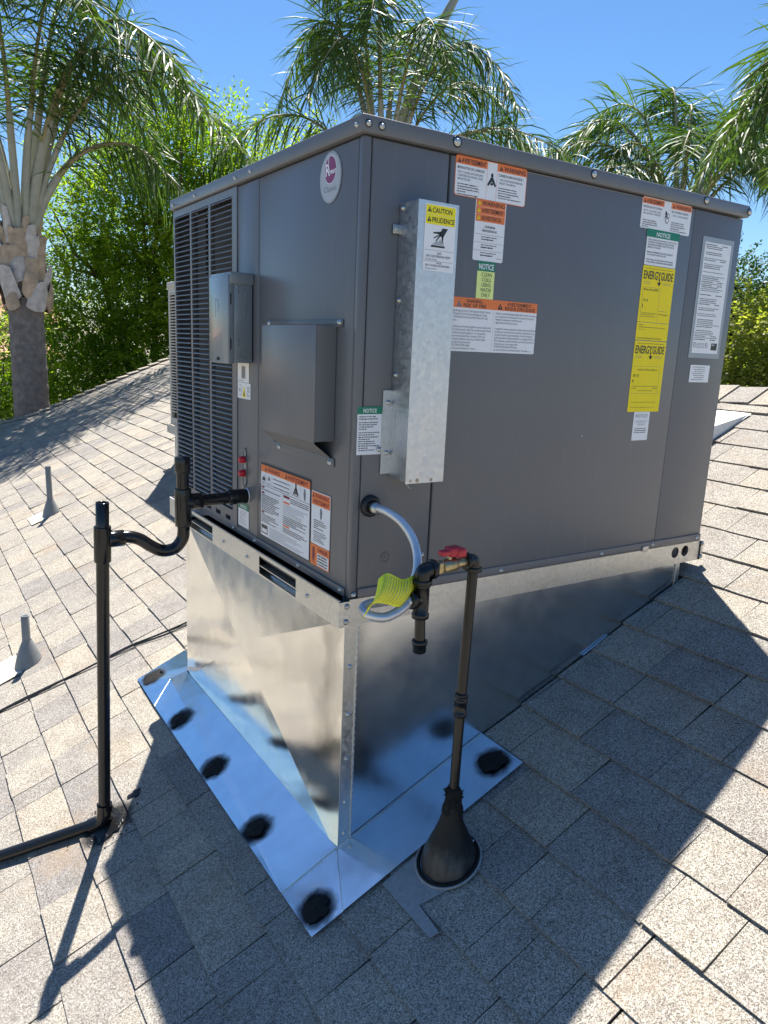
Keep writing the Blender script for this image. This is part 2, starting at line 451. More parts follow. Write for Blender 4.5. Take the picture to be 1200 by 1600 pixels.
for i, (vs, fs, tone, _) in enumerate(pieces):
    if i in big:
        m = MB(); m.add(vs, fs, 0, False, tone); m.build('shingle', 'shingle', roof, loc=vs[0])
    else: rest.add(vs, fs, 0, False, tone)
# back slope courses (seen only from elsewhere)
for k in range(34):
    x = RIDGE + 0.02 + k * EXP; 
    y = YB
    while y < YR:
        y2 = min(YR, y + rnd.uniform(0.3, 0.5)); zz = BZ(x) + 0.001; z2 = BZ(x + EXP) + 0.008
        rest.add([(x, y, zz), (x, y2 - .003, zz), (x + EXP, y2 - .003, z2), (x + EXP, y, z2), (x + EXP, y, z2 - .008), (x + EXP, y2 - .003, z2 - .008)], [(3, 2, 1, 0), (3, 4, 5, 2)], 0, False, rnd.random()); y = y2
rest.build('shingles', 'shingle', roof, kind='stuff')
# cap shingles: bent over the ridge, and folded over the rake edge
caps = MB()
y = YB
while y < YR:
    e = 0.145; z = RZ(RIDGE); m = MB(); t = rnd.random()
    for (h0, h1, ln) in ((0.020, 0.010, e + 0.03),):
        P = []
        for (dx, yy, h) in ((-0.15, y, h0), (0, y, h0 + 0.002), (0.15, y, h0), (0.15, y + ln, h1), (0, y + ln, h1 + 0.002), (-0.15, y + ln, h1)):
            P.append(Vector((RIDGE + dx, yy, z - SL * abs(dx) + h)))
        L_ = [p - Vector((0, 0, 0.006)) for p in P]
        m.add(P + L_, [(0, 1, 4, 5), (1, 2, 3, 4), (0, 6, 7, 1), (1, 7, 8, 2), (0, 5, 11, 6), (2, 8, 9, 3)], 0, False, t)
    if -0.2 < y < 1.6: m.build('cap_shingle', 'shingle', roof, loc=(RIDGE, y, z))
    else: caps.add(m.v, m.f, 0, False, t)
    y += e
x = -1.5
while x < RIDGE - 0.1:
    yr = rake_y(x); yr2 = rake_y(x + EXP); t = rnd.uniform(0.4, 1); m = MB()
    h0, h1 = 0.036, 0.012
    P = [RP(x, yr - 0.10, h0), RP(x, yr + 0.03, h0), RP(x + EXP + .03, yr2 + 0.03, h1), RP(x + EXP + .03, yr2 - 0.10, h1)]
    D = [p - Vector((0, 0, 0.014)) for p in P]; D[1] = P[1] - Vector((0, 0, .05)); D[2] = P[2] - Vector((0, 0, .05))
    m.add(P + D, [(3, 2, 1, 0), (0, 1, 5, 4), (1, 2, 6, 5), (0, 4, 7, 3)], 0, False, t)
    if x > 0.4: m.build('cap_shingle', 'shingle', roof, loc=P[0])
    else: caps.add(m.v, m.f, 0, False, t)
    x += EXP
caps.build('cap_shingles', 'shingle', roof, kind='stuff')
# house body below the roof
GZ = -4.9
b = MB()
b.box((EAVE + 0.5, YB + 0.3, GZ), (BACK - 0.4, YR - 0.3, -2.35)); 
b.add([(EAVE + 0.5, YR - 0.3, -2.35), (BACK - 0.4, YR - 0.3, -2.35), (BACK - 0.4, YR - 0.3, BZ(BACK - .4) - 0.05), (RIDGE, YR - 0.3, RZ(RIDGE) - 0.06), (EAVE + 0.5, YR - 0.3, RZ(EAVE + .5) - 0.06)], [(0, 1, 2, 3, 4)])
b.add([(BACK - 0.4, YB + .3, -2.35), (BACK - 0.4, YR - .3, -2.35), (BACK - 0.4, YR - .3, BZ(BACK - .4) - .05), (BACK - 0.4, YB + .3, BZ(BACK - .4) - .05)], [(0, 1, 2, 3)])
b.build('house_wall', 'stucco_tan', kind='structure')
b = MB(); b.add([(-300, -300, GZ), (300, -300, GZ), (300, 300, GZ), (-300, 300, GZ)], [(0, 1, 2, 3)])
b.build('ground', 'grass', kind='structure')

# ------------------------------------------------------------------ curb and flashing
curb = thing('roof_curb', 'bright galvanised sheet metal curb wedged between the shingles and the grey rooftop unit, edged with silver flashing', 'roof curb', RP(X0, 0, 0))
RB = -0.0622
# front face
b = MB()
zb = lambda x: RZ(x) - 0.01
b.add([(CX0, CY0, zb(CX0)), (CX1, CY0, zb(CX1)), (CX1, CY0, RB + .01), (CX0, CY0, RB + .01)], [(0, 1, 2, 3)])
b.add([(CX1, CY0, zb(CX1)), (CX1, CY1, zb(CX1)), (CX1, CY1, RB + .01), (CX1, CY0, RB + .01)], [(0, 1, 2, 3)])
b.add([(CX0, CY1, zb(CX0)), (CX1, CY1, zb(CX1)), (CX1, CY1, RB + .01), (CX0, CY1, RB + .01)], [(3, 2, 1, 0)])
b.build('front_panel', 'galv_front', curb)
# left face cross broken into four facets
b = MB()
A = Vector((CX0, CY0, zb(CX0))); B = Vector((CX0, CY1, zb(CX0))); C = Vector((CX0, CY1, RB + .01)); D = Vector((CX0, CY0, RB + .01))
ctr = Vector((CX0 - 0.029, 0.555, -0.300))
for P, Q in ((A, B), (B, C), (C, D), (D, A)): b.add([P, Q, ctr], [(0, 2, 1)])
b.build('cross_broken_panel', 'galv_curb', curb)
# corner strip with button-lock seam and screws
def strip(xa, xb, seam_x, name):
    b = MB(); b.box((xa, CY0 - 0.0022, zb(xa) + .004), (xb, CY0 - 0.0003, RB)); b.build(name, 'galv_rail', curb)
    s = MB(); z = RB - 0.004; i = 0
    while z > RZ(seam_x) + 0.01:
        dx = 0.0006 if i % 2 else -0.0006
        s.bbox((seam_x - .0026 + dx, CY0 - .0046, z - .0068), (seam_x + .0026 + dx, CY0 - .0015, z - .0012), .0010)
        z -= 0.0085; i += 1
    s.bbox((seam_x - .0024, CY0 - .0036, RZ(seam_x) + .004), (seam_x + .0028, CY0 - .0012, RB), .001)
    s.build('lock_seam', 'galv_rail', curb)
strip(CX0 - .0005, 0.026, 0.026, 'corner_strip')
strip(CX1 - 0.018, CX1 + .0005, CX1 - 0.018, 'corner_strip')
for z in (-0.165, -0.285, -0.40, -0.515, -0.60):
    s = MB(); s.screw((0.009, CY0 - .0022, z), (0, -1, 0), 0.0042); s.build('screw', 'zinc', curb, loc=(0.009, CY0, z))
# bright edge on the near corner
b = MB(); b.bbox((CX0 - .0012, CY0 - .0032, RZ(CX0)), (CX0 + .0012, CY0 - .0008, RB), .0008); b.build('corner_edge', 'zinc', curb)
# flashing sheets following the roof
H = 0.0125
def sheet(P, name, mat='galv_flash', th=0.0016):
    b = MB(); n = len(P); lo = [Vector(p) - RN * th for p in P]
    b.add(P, [tuple(range(n))]); b.add(lo, [tuple(range(n))[::-1]])
    for i in range(n):
        j = (i + 1) % n; b.add([P[i], lo[i], lo[j], P[j]], [(0, 1, 2, 3)])
    return b.build(name, mat, curb)
sheet([RP(-.151, .000, H), RP(-.148, 1.05, H), RP(-0.06, 1.135, H + .010), RP(-.003, 1.128, H + .006), RP(-.003, .003, H + .002)][::-1], 'side_flashing')
sheet([RP(-.148, 1.052, H), RP(-.144, 1.286, H - .001), RP(.04, 1.289, H), RP(.05, 1.13, H + .003), RP(-.006, 1.13, H + .006), RP(-0.06, 1.137, H + .010)][::-1], 'corner_flashing')
sheet([RP(-.151, -.151, H + .001), RP(-.151, .001, H + .003), RP(-.006, .001, H + .006), RP(-0.075, -.154, H + .002)], 'corner_flashing')
sheet([RP(-0.073, -.154, H + .0035), RP(-.005, .0045, H + .004), RP(.436, .0045, H + .002), RP(.436, -.159, H)], 'front_flashing')
sheet([RP(.80, -.004, H - .003), RP(.80, .001, H - .003), RP(.90, .001, H - .003), RP(.90, -.002, H - .003)], 'front_flashing')
# raised folds and bright hem
b = MB(); b.tube([RP(-.151, -.002, H + .003), RP(-.06, -.001, H + .005), RP(-.004, .000, H + .006), RP(0.03, 0.000, H + .006)], 0.0028, 6); b.build('fold', 'galv_rail', curb)
b = MB(); b.tube([RP(-.004, -.001, H + .005), RP(-.04, -.077, H + .003), RP(-.074, -.154, H + .002)], 0.0016, 6); b.build('fold', 'galv_rail', curb)
b = MB(); b.tube([RP(-.06, 1.136, H + .009), RP(-.148, 1.051, H + .001)], 0.0012, 6); b.build('fold', 'galv_rail', curb)
b = MB(); b.tube([RP(.02, -0.0005, H + .005), RP(.434, -.0005, H + .003)], 0.0011, 6); b.build('hem', 'zinc', curb)
# mastic patches
def blob(x, y, rx, ry, seed, parent, mat, hgt=0.006, h=H + 0.0015):
    b = MB(); n = 30; rings = 6; vs = []; fs = []
    for i in range(rings + 1):
        t = i / rings
        for k in range(n):
            a = 2 * math.pi * k / n
            q = noise.noise(Vector((math.cos(a) * 1.6 + seed, math.sin(a) * 1.6, seed * 2.1))) * 0.62 + noise.noise(Vector((math.cos(a) * 6 + seed, math.sin(a) * 6, 3))) * 0.14
            rr = (1 + q) * t
            hh = hgt * (1 - t ** 3) * (0.6 + 0.6 * noise.noise(Vector((rr * math.cos(a) * 4 + seed, rr * math.sin(a) * 4, seed)))) + 0.0004 * (1 - t)
            vs.append(RP(x + rx * rr * math.cos(a), y + ry * rr * math.sin(a), h + max(0, hh)))
    for i in range(rings):
        for k in range(n):
            k2 = (k + 1) % n; fs.append((i * n + k, i * n + k2, (i + 1) * n + k2, (i + 1) * n + k))
    b.add(vs, fs, 0, True); return b
PATCH = ((-.097, 1.232, .030, .038), (-.108, .875, .034, .036), (-.112, .552, .030, .034), (-.118, .230, .025, .027), (-.112, -.100, .030, .032), (.390, -.099, .032, .033))
overspray(MT['galv_flash'], [tuple(RP(p_[0], p_[1], .014)) for p_ in PATCH])
for i, (x, y, rx, ry) in enumerate(PATCH):
    blob(x, y, rx, ry, i * 3.3 + 1, curb, 'tar_mat', 0.005, h=H + 0.004).build('mastic_patch', 'tar_mat', curb, loc=RP(x, y))

# ------------------------------------------------------------------ packaged rooftop unit
L, W, CAP = 1.291, 1.215, 0.9675
unit = thing('rooftop_unit', 'large dark grey packaged air conditioner covered in warning stickers on its metal curb', 'air conditioner', (0.64, 0.6, 0))
def part(name, mb, mats, loc=None, label=None, parent=None): return mb.build(name, mats, parent or unit, loc=loc, label=label)
b = MB(); b.box((0.02, 0.012, 0.002), (L - .012, 0.40, CAP)); b.box((0.30, 0.40, 0.002), (L - .012, W - .012, CAP)); b.box((0.02, 0.40, 0.002), (0.30, 0.652, CAP))
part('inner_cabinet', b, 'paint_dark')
b = MB(); b.bbox((-.010, -.010, CAP), (L + .010, W + .008, 1.0), 0.003); part('top_panel', b, 'paint')
b = MB(); b.bbox((0.0, 0.0, 0.001), (0.0195, 0.0185, CAP - .003), 0.004); part('corner_post', b, 'paint')
# front panels
SE = 0.216
b = MB(); b.bbox((0.0215, 0.0012, 0.004), (SE - .0022, 0.02, CAP - .004), 0.003); part('access_panel', b, 'paint')
b = MB(); b.bbox((SE + .0022, 0.0, 0.004), (1.0635, 0.02, CAP - .004), 0.003); part('access_panel', b, 'paint')
b = MB(); b.bbox((1.0645, 0.0008, 0.004), (L, 0.02, CAP - .004), 0.003); part('access_panel', b, 'paint')
b = MB(); b.box((.002, W - .006, .002), (.30, W - .001, CAP - .002)); b.box((L - .02, .02, .002), (L, W, CAP - .002)); b.box((.3, W - .02, .002), (L, W, CAP - .002)); part('rear_panel', b, 'paint')
# lower skirt crease on the front panels
b = MB(); b.bbox((0.022, -.0035, 0.0005), (SE - .003, 0.002, 0.022), .0015); part('panel_hem', b, 'paint')
b = MB(); b.bbox((SE + .003, -.0035, 0.0005), (L - .001, 0.002, 0.022), .0015); part('panel_hem', b, 'paint')
# left face panels
b = MB(); b.bbox((0.0012, 0.0205, 0.010), (0.02, 0.5135, CAP - .004), 0.003); part('service_panel', b, 'paint')
b = MB(); b.bbox((0.0004, 0.5150, 0.006), (0.02, 0.6590, CAP - .004), 0.003); part('service_panel', b, 'paint')
b = MB(); b.bbox((-.003, 0.0205, 0.0005), (0.002, 0.66, 0.020), .0015); part('panel_hem', b, 'paint')
# louvred coil guard
guard = MB()
cols = ((0.695, 0.866), (0.882, 1.036), (1.050, 1.202)); ZT, ZL = 0.944, 0.062
ys = [0.6605, cols[0][0], cols[0][1], cols[1][0], cols[1][1], cols[2][0], cols[2][1], W]
for i in (0, 2, 4, 6): guard.box((-.0015, ys[i], ZL), (0.012, ys[i + 1], ZT))
guard.box((-.0015, ys[0], ZT), (0.012, W, CAP - .003))
# bottom rail with slots
sl = [(0.712, 0.752), (0.795, 0.838), (0.880, 0.923), (0.965, 1.008), (1.05, 1.093), (1.135, 1.178)]
guard.box((-.0015, ys[0], 0.001), (0.012, W, 0.026)); guard.box((-.0015, ys[0], 0.040), (0.012, W, ZL))
yy = ys[0]
for a, c in sl: guard.box((-.0015, yy, 0.026), (0.012, a, 0.040)); yy = c
guard.box((-.0015, yy, 0.026), (0.012, W, 0.040))
gd = part('coil_guard', guard, 'paint', loc=(0, 0.93, 0.5))
NS = 58; pit = (ZT - ZL) / NS
for (a, c) in cols:
    m = MB(); hw = (c - a) / 2
    prof = [(0.006, 0.0), (0.0, -0.0005), (-0.0042, -0.0035), (-0.0048, -0.0055), (-0.0030, -0.0062), (0.001, -0.0035), (0.006, -0.0022)]
    n = len(prof); vs = []
    for (e, f) in ((-hw + .0005, 0.55), (-hw + .006, 1.0), (hw - .006, 1.0), (hw - .0005, 0.55)):
        for (x, z) in prof: vs.append((x if x > 0 else x * f, e, z))
    fs = [(j * n + k, j * n + (k + 1) % n, (j + 1) * n + (k + 1) % n, (j + 1) * n + k) for j in range(3) for k in range(n)]
    m.add(vs, fs, 0, False)
    m.add([vs[k] for k in range(n)], [tuple(range(n))]); m.add([vs[3 * n + k] for k in range(n)][::-1], [tuple(range(n))])
    o0 = m.build('louver_blade', 'paint'); me = o0.data; bpy.data.objects.remove(o0)
    for i in range(NS):
        o = bpy.data.objects.new('louver_blade', me); COL.objects.link(o); o.parent = gd
        o.location = Vector((0, (a + c) / 2, ZT - pit * i - 0.0005)) - Vector((0, 0.93, 0.5))
b = MB(); b.box((0.12, 0.66, 0.004), (0.295, W - .005, CAP - .006)); part('coil_space', b, 'black_void')  # near-black block: the dark of the interior is put into its colour
b = MB(); b.box((0.045, 0.66, 0.006), (0.047, 1.11, 0.76)); b.box((0.045, 0.66, .76), (0.047, 0.965, CAP - .01)); b.box((0.045, 1.035, .76), (0.047, 1.11, CAP - .01)); part('coil_baffle', b, 'coil_space')
# screws
for (x, z, r) in ((-.001, .984, .0045), (0.030, .984, .0048), (0.219, .988, .0070), (0.640, .988, .0066), (1.088, .988, .0066), (1.294, .984, .006)):
    s = MB(); s.screw((x + .004, -.0105, z - .001), (0, -1, 0), r * .8); s.lathe([(r * 1.75, 0), (r * 1.75, .0008), (r * 1.2, .0009)], (x + .004, -.010, z - .001), (0, -1, 0), 16, 1); part('screw', s, ['zinc', 'rubber'], loc=(x, -.01, z))
for (y, z) in ((.012, .984), (.546, .984), (.649, .984), (.976, .984), (1.19, .984)):
    s = MB(); s.screw((-.010, y, z - .002), (-1, 0, 0), .0034); part('screw', s, 'zinc', loc=(-.01, y, z))
for (x, z) in ((0.010, .010), (.828, .010), (1.052, .012), (.45, .010), (1.27, .012), (0.196, 0.082), (0.7, .35)):
    s = MB(); s.screw((x, -.003 if z < .05 else 0, z), (0, -1, 0), .0038 if z < .3 else .0022); part('screw', s, 'zinc', loc=(x, 0, z))
for (y, z) in ((.036, .012), (.25, .012), (.523, .010), (.681, .012), (.989, .014)):
    s = MB(); s.screw((-.003, y, z), (-1, 0, 0), .0036); part('screw', s, 'zinc', loc=(0, y, z))
b = MB(); b.bbox((1.005, -.008, -.004), (1.03, -.0035, .012), .001); part('panel_clip', b, 'zinc')
# base rails
def ring_hole(b, x0, x1, z0, z1, cx, cz, r, y, n=20):
    sq = []
    for k in range(n):
        a = 2 * math.pi * k / n; c, s_ = math.cos(a), math.sin(a)
        m = max(abs(c) / ((x1 - cx) if c > 0 else (cx - x0)), abs(s_) / ((z1 - cz) if s_ > 0 else (cz - z0)))
        sq.append((cx + c / m, y, cz + s_ / m))
    for sx, sz in ((x0, z0), (x1, z0), (x0, z1), (x1, z1)):
        i = min(range(n), key=lambda q: (sq[q][0] - sx) ** 2 + (sq[q][2] - sz) ** 2); sq[i] = (sx, y, sz)
    ci = [(cx + r * math.cos(2 * math.pi * k / n), y, cz + r * math.sin(2 * math.pi * k / n)) for k in range(n)]
    bk = [(p[0], y + .006, p[2]) for p in ci]
    b.add(sq + ci + bk, [(k, n + k, n + (k + 1) % n, (k + 1) % n)[::-1] for k in range(n)] + [(n + k, 2 * n + k, 2 * n + (k + 1) % n, n + (k + 1) % n)[::-1] for k in range(n)])
b = MB(); yf = -.0035
def q(x0, x1, z0=RB, z1=-.0015): b.add([(x0, yf, z0), (x1, yf, z0), (x1, yf, z1), (x0, yf, z1)], [(0, 1, 2, 3)])
q(0.0, 1.140); ring_hole(b, 1.140, 1.192, RB, -.0015, 1.168, -.026, .0175, yf); ring_hole(b, 1.192, 1.243, RB, -.0015, 1.217, -.026, .0175, yf); q(1.243, L)
b.box((0, yf, RB - .0012), (L, .012, RB)); b.box((0, yf + .0001, -.0015), (L, .012, -.0002))
part('base_rail', b, 'galv_rail')
b = MB(); b.box((0.004, .03, RB + .002), (L - .005, .034, -.002)); part('base_pan', b, 'galv_old')
b = MB(); xl = -.0278; WR = 1.236
def ql(y0, y1, z0=RB, z1=0.0): b.box((xl, y0, z0), (xl + .0018, y1, z1))
PK = ((.212, .437), (.797, 1.010))
ql(-.0035, PK[0][0]); ql(PK[0][1], PK[1][0]); ql(PK[1][1], WR)
for a, c in PK:
    ql(a, c, -.0095, 0.0); ql(a, c, RB, RB + .004)
    b.box((xl + .001, a, -.0375), (xl + .020, c, -.0350))
b.box((xl, -.0035, RB - .001), (0.008, WR, RB)); b.box((xl, -.0035, -.0008), (xl + .004, WR, 0.0012))
b.box((xl, WR - .002, RB), (.02, WR, 0)); 
part('base_rail', b, 'galv_rail')
b = MB()
for a, c in PK:
    b = MB(); b.box((-.004, a - .01, RB + .001), (-.0036, c + .01, -.010)); part('fork_pocket', b, 'black_void', loc=(0, a, -.03))
b = MB(); b.box((xl + .004, .0, -.016), (-.0005, WR - .003, -.0145)); part('base_ledge', b, 'paint')
b = MB(); b.box((xl - .0002, -.0062, RB - .0005), (.0012, -.0038, -.003)); part('corner_tab', b, 'galv_rail')
b = MB(); b.box((L - .001, -.0062, RB - .0005), (L + .014, -.0038, .001)); part('corner_tab', b, 'galv_rail')
b = MB(); b.box((L - .001, -.0062, RB - .0005), (L + .003, W, -.001)); part('base_rail', b, 'galv_rail')
for (x, z) in ((-.008, -.014), (-.009, -.050), (L + .007, -.010), (L + .006, -.052)):
    s = MB(); s.lathe([(.0072, 0), (.0072, .001), (.0055, .002), (.0052, .0045), (.0038, .0052), (.0001, .0040)], (x, -.0062, z), (0, -1, 0), 6 if False else 14)
    part('bolt', s, 'bolt', loc=(x, -.006, z))
for y in (0.15, 0.52, 0.70): s = MB(); s.screw((xl, y, -.034), (-1, 0, 0), .0036); part('screw', s, 'zinc', loc=(xl, y, -.034))
# raised round knockout and small dent lines
b = MB(); b.lathe([(.0125, 0), (.0125, .0011), (.0112, .0011), (.0112, 0)], (0.093, .0012, .088), (0, -1, 0), 30); b.lathe([(.006, 0), (.006, .001), (.005, .001), (.005, 0)], (0.089, .0012, .091), (0, -1, 0), 24)
part('knockout', b, 'paint')
# flue shield
fx0, fx1, fd, fz0, fz1 = .091, .193, .069, .270, .849
b = MB()
b.box((fx0, -fd, fz0), (fx1, -fd + .0015, fz1)); b.box((fx0, -fd + .0015, fz0 + .004), (fx0 + .0015, -.001, fz1 - .001)); b.box((fx1 - .0015, -fd + .0015, fz0 + .004), (fx1, -.001, fz1 - .001)); b.box((fx0 + .0015, -fd + .0015, fz1 - .0025), (fx1 - .0015, -.001, fz1 - .001))
b.box((fx1, -.0022, fz0), (fx1 + .02, -.0006, fz1))
fl = part('flue_shield', b, 'galv_duct', loc=(.14, 0, .56))
b = MB(); b.box((.068, -.0026, .283), (fx0, -.0008, .466)); b.box((fx0 - .0018, -.018, .283), (fx0 - .0002, -.0026, .466)); part('mounting_flange', b, 'galv_duct', parent=fl)
b = MB(); b.bbox((.074, -.006, .788), (.093, -.002, .806), .001); b.bbox((.076, -.0085, .792), (.086, -.006, .802), .001); part('clip', b, 'zinc', parent=fl)
for (x, y, z) in ((fx0, -.012, .838), (fx0, -.012, .655), (fx0, -.012, .50)):
    s = MB(); s.screw((x, y, z), (-1, 0, 0), .0038); part('screw', s, 'zinc', loc=(x, y, z), parent=fl)
for (x, z) in ((.082, .44), (.082, .33), (.062, .338)):
    s = MB(); s.screw((x, -.0026, z), (0, -1, 0), .0036); part('screw', s, 'zinc', loc=(x, 0, z), parent=fl)
for (x, a) in ((.104, .003), (.122, .005), (.160, .004)): b = MB(); b.lathe([(.0001, .0006), (a * .6, .0006), (a, .0001)], (x, -fd, fz0 + .006), (0, -1, 0), 9); part('rust_spot', b, 'boot', parent=fl)
b = MB(); b.tube([(.093, -.068, .271), (.099, -.072, .263), (.103, -.074, .260)], .0008, 5); part('wire_end', b, 'zinc', parent=fl)
# combustion air hood on the left face
hy0, hy1, hd, hz0, hz1 = .088, .375, .051, .342, .598
b = MB()
b.bbox((-hd, hy0, hz0), (-hd + .002, hy1, hz1), .001); b.box((-hd + .002, hy0, hz0 + .004), (-.001, hy0 + .0015, hz1 - .001)); b.box((-hd + .002, hy1 - .0015, hz0), (-.001, hy1, hz1 - .001))
b.box((-hd + .002, hy0 + .0015, hz1 - .0022), (-.001, hy1 - .0015, hz1 - .0008))
b.add([(-hd, hy1, hz0), (-hd, hy0, hz0), (-.002, hy0 + .01, hz0 - .036), (-.002, hy1, hz0 - .036)], [(0, 3, 2, 1)])
hood = part('air_hood', b, 'paint', loc=(0, .23, .47))
b = MB(); b.bbox((-.003, .060, .5965), (-.0005, .447, .612), .001); b.box((-.006, .060, .5965), (-.001, .447, .598)); part('hood_flange', b, 'paint', parent=hood)
b = MB(); b.bbox((-.003, .083, .288), (-.0005, .412, .307), .001); part('hood_flange', b, 'paint', parent=hood)
for (y, z) in ((.072, .605), (.437, .605), (.10, .297), (.37, .297)):
    s = MB(); s.screw((-.003, y, z), (-1, 0, 0), .0042); part('screw', s, 'zinc', loc=(0, y, z), parent=hood)
# disconnect box
dy0, dy1, dz0, dz1 = .545, .686, .500, .729
b = MB(); b.bbox((-.054, dy0, dz0), (-.004, dy1, dz1), .0015); b.bbox((-.066, dy0 - .004, dz1 - .026), (-.002, dy1 + .002, dz1 + .003), .001)
db = part('disconnect_box', b, 'paint_box', loc=(0, .6, .6), label='shiny blue grey disconnect box')
b = MB(); b.bbox((-.0712, dy0 + .002, dz0 - .003), (-.054, dy1 + .001, dz1 - .004), .0018); 
part('door', b, 'paint_box', parent=db)
b = MB()
b.tube([(-.0712, .645, .665), (-.0712, .628, .665), (-.0712, .618, .655), (-.0712, .618, .640), (-.0712, .628, .632)], .0008, 6); b.tube([(-.0710, .640, .665), (-.0710, .640, .618)], .0007, 6)
part('embossed_mark', b, 'paint_box', parent=db)
b = MB(); b.bbox((-.0735, .612, dz0 + .004), (-.071, .626, dz0 + .012), .0008); part('latch', b, 'black_void', parent=db)
b = MB()
for (x, z) in ((-.045, .695), (-.045, .683), (-.022, .675), (-.024, .632), (-.045, .556), (-.045, .545)):
    e_ = MB(); e_.lathe([(.0036, 0), (.003, .0012), (.0001, .0018)], (x, dy0, z), (0, -1, 0), 12); part('dimple', e_, 'paint_box', parent=db, loc=(x, dy0, z))
b.lathe([(.0135, 0), (.0135, .001), (.0120, .001), (.0120, 0)], (-.027, dy0, .522), (0, -1, 0), 28); b.lathe([(.009, 0), (.009, .0008), (.008, .0008), (.008, 0)], (-.027, dy0, .522), (0, -1, 0), 28)
part('knockout', b, 'paint_box', parent=db)
b = MB()
for z in (.650, .535): b.bbox((-.0655, dy0 + .0005, z), (-.0625, dy0 + .0022, z + .028), .0005)
part('door_slot', b, 'black_void', parent=db)
# refrigerant ports
b = MB(); n = 28; P = [(-.0008, .602 + .0135 * math.cos(2 * math.pi * k / n), .205 + .058 * math.sin(2 * math.pi * k / n)) for k in range(n)]
b.add(P, [tuple(range(n))]); P2 = [(-.0008, .602 + (p[1] - .602) * 1.12, .205 + (p[2] - .205) * 1.04) for p in P]; P3 = [(-.003, p[1], p[2]) for p in P2]
b.add(P + [(-.0025, p[1], p[2]) for p in P], [(k, (k + 1) % n, n + (k + 1) % n, n + k) for k in range(n)]); part('port_recess', b, ['galv_old'])
for z in (.229, .190):
    s = MB(); s.lathe([(.0085, 0), (.0105, .001), (.0105, .008), (.0095, .010), (.0095, .016), (.007, .018), (.0001, .018)], (-.001, .603, z), (-1, 0, 0), 10); part('service_cap', s, 'redcap', loc=(0, .603, z))
# grommet where the flex hose enters
b = MB(); b.lathe([(.013, .001), (.013, .009), (.016, .0125), (.021, .011), (.0245, .006), (.025, 0)], (.046, 0, .212), (0, -1, 0), 32); b.lathe([(.0135, .004), (.0001, .004)], (.046, 0, .212), (0, -1, 0), 20)
part('grommet', b, 'rubber')

# ------------------------------------------------------------------ stickers
_tc = {}
def text_mesh(s, bold):
    key = (s, bold)
    if key in _tc: return _tc[key]
    cu = bpy.data.curves.new('t', 'FONT'); cu.body = s; cu.size = 1.0; cu.resolution_u = 2; cu.fill_mode = 'BOTH'; cu.offset = 0.018 if bold else 0.0
    ob = bpy.data.objects.new('t', cu); COL.objects.link(ob)
    bpy.context.view_layer.update()
    me = bpy.data.meshes.new_from_object(ob.evaluated_get(bpy.context.evaluated_depsgraph_get()))
    vs = [(v.co.x, v.co.y) for v in me.vertices]; fs = [tuple(p.vertices) for p in me.polygons]
    bpy.data.objects.remove(ob); bpy.data.curves.remove(cu); bpy.data.meshes.remove(me)
    if vs:
        mx = min(v[0] for v in vs); Mx = max(v[0] for v in vs)
        vs = [(v[0] - mx, v[1]) for v in vs]; wd = Mx - mx
    else: wd = 0
    _tc[key] = (vs, fs, wd); return _tc[key]

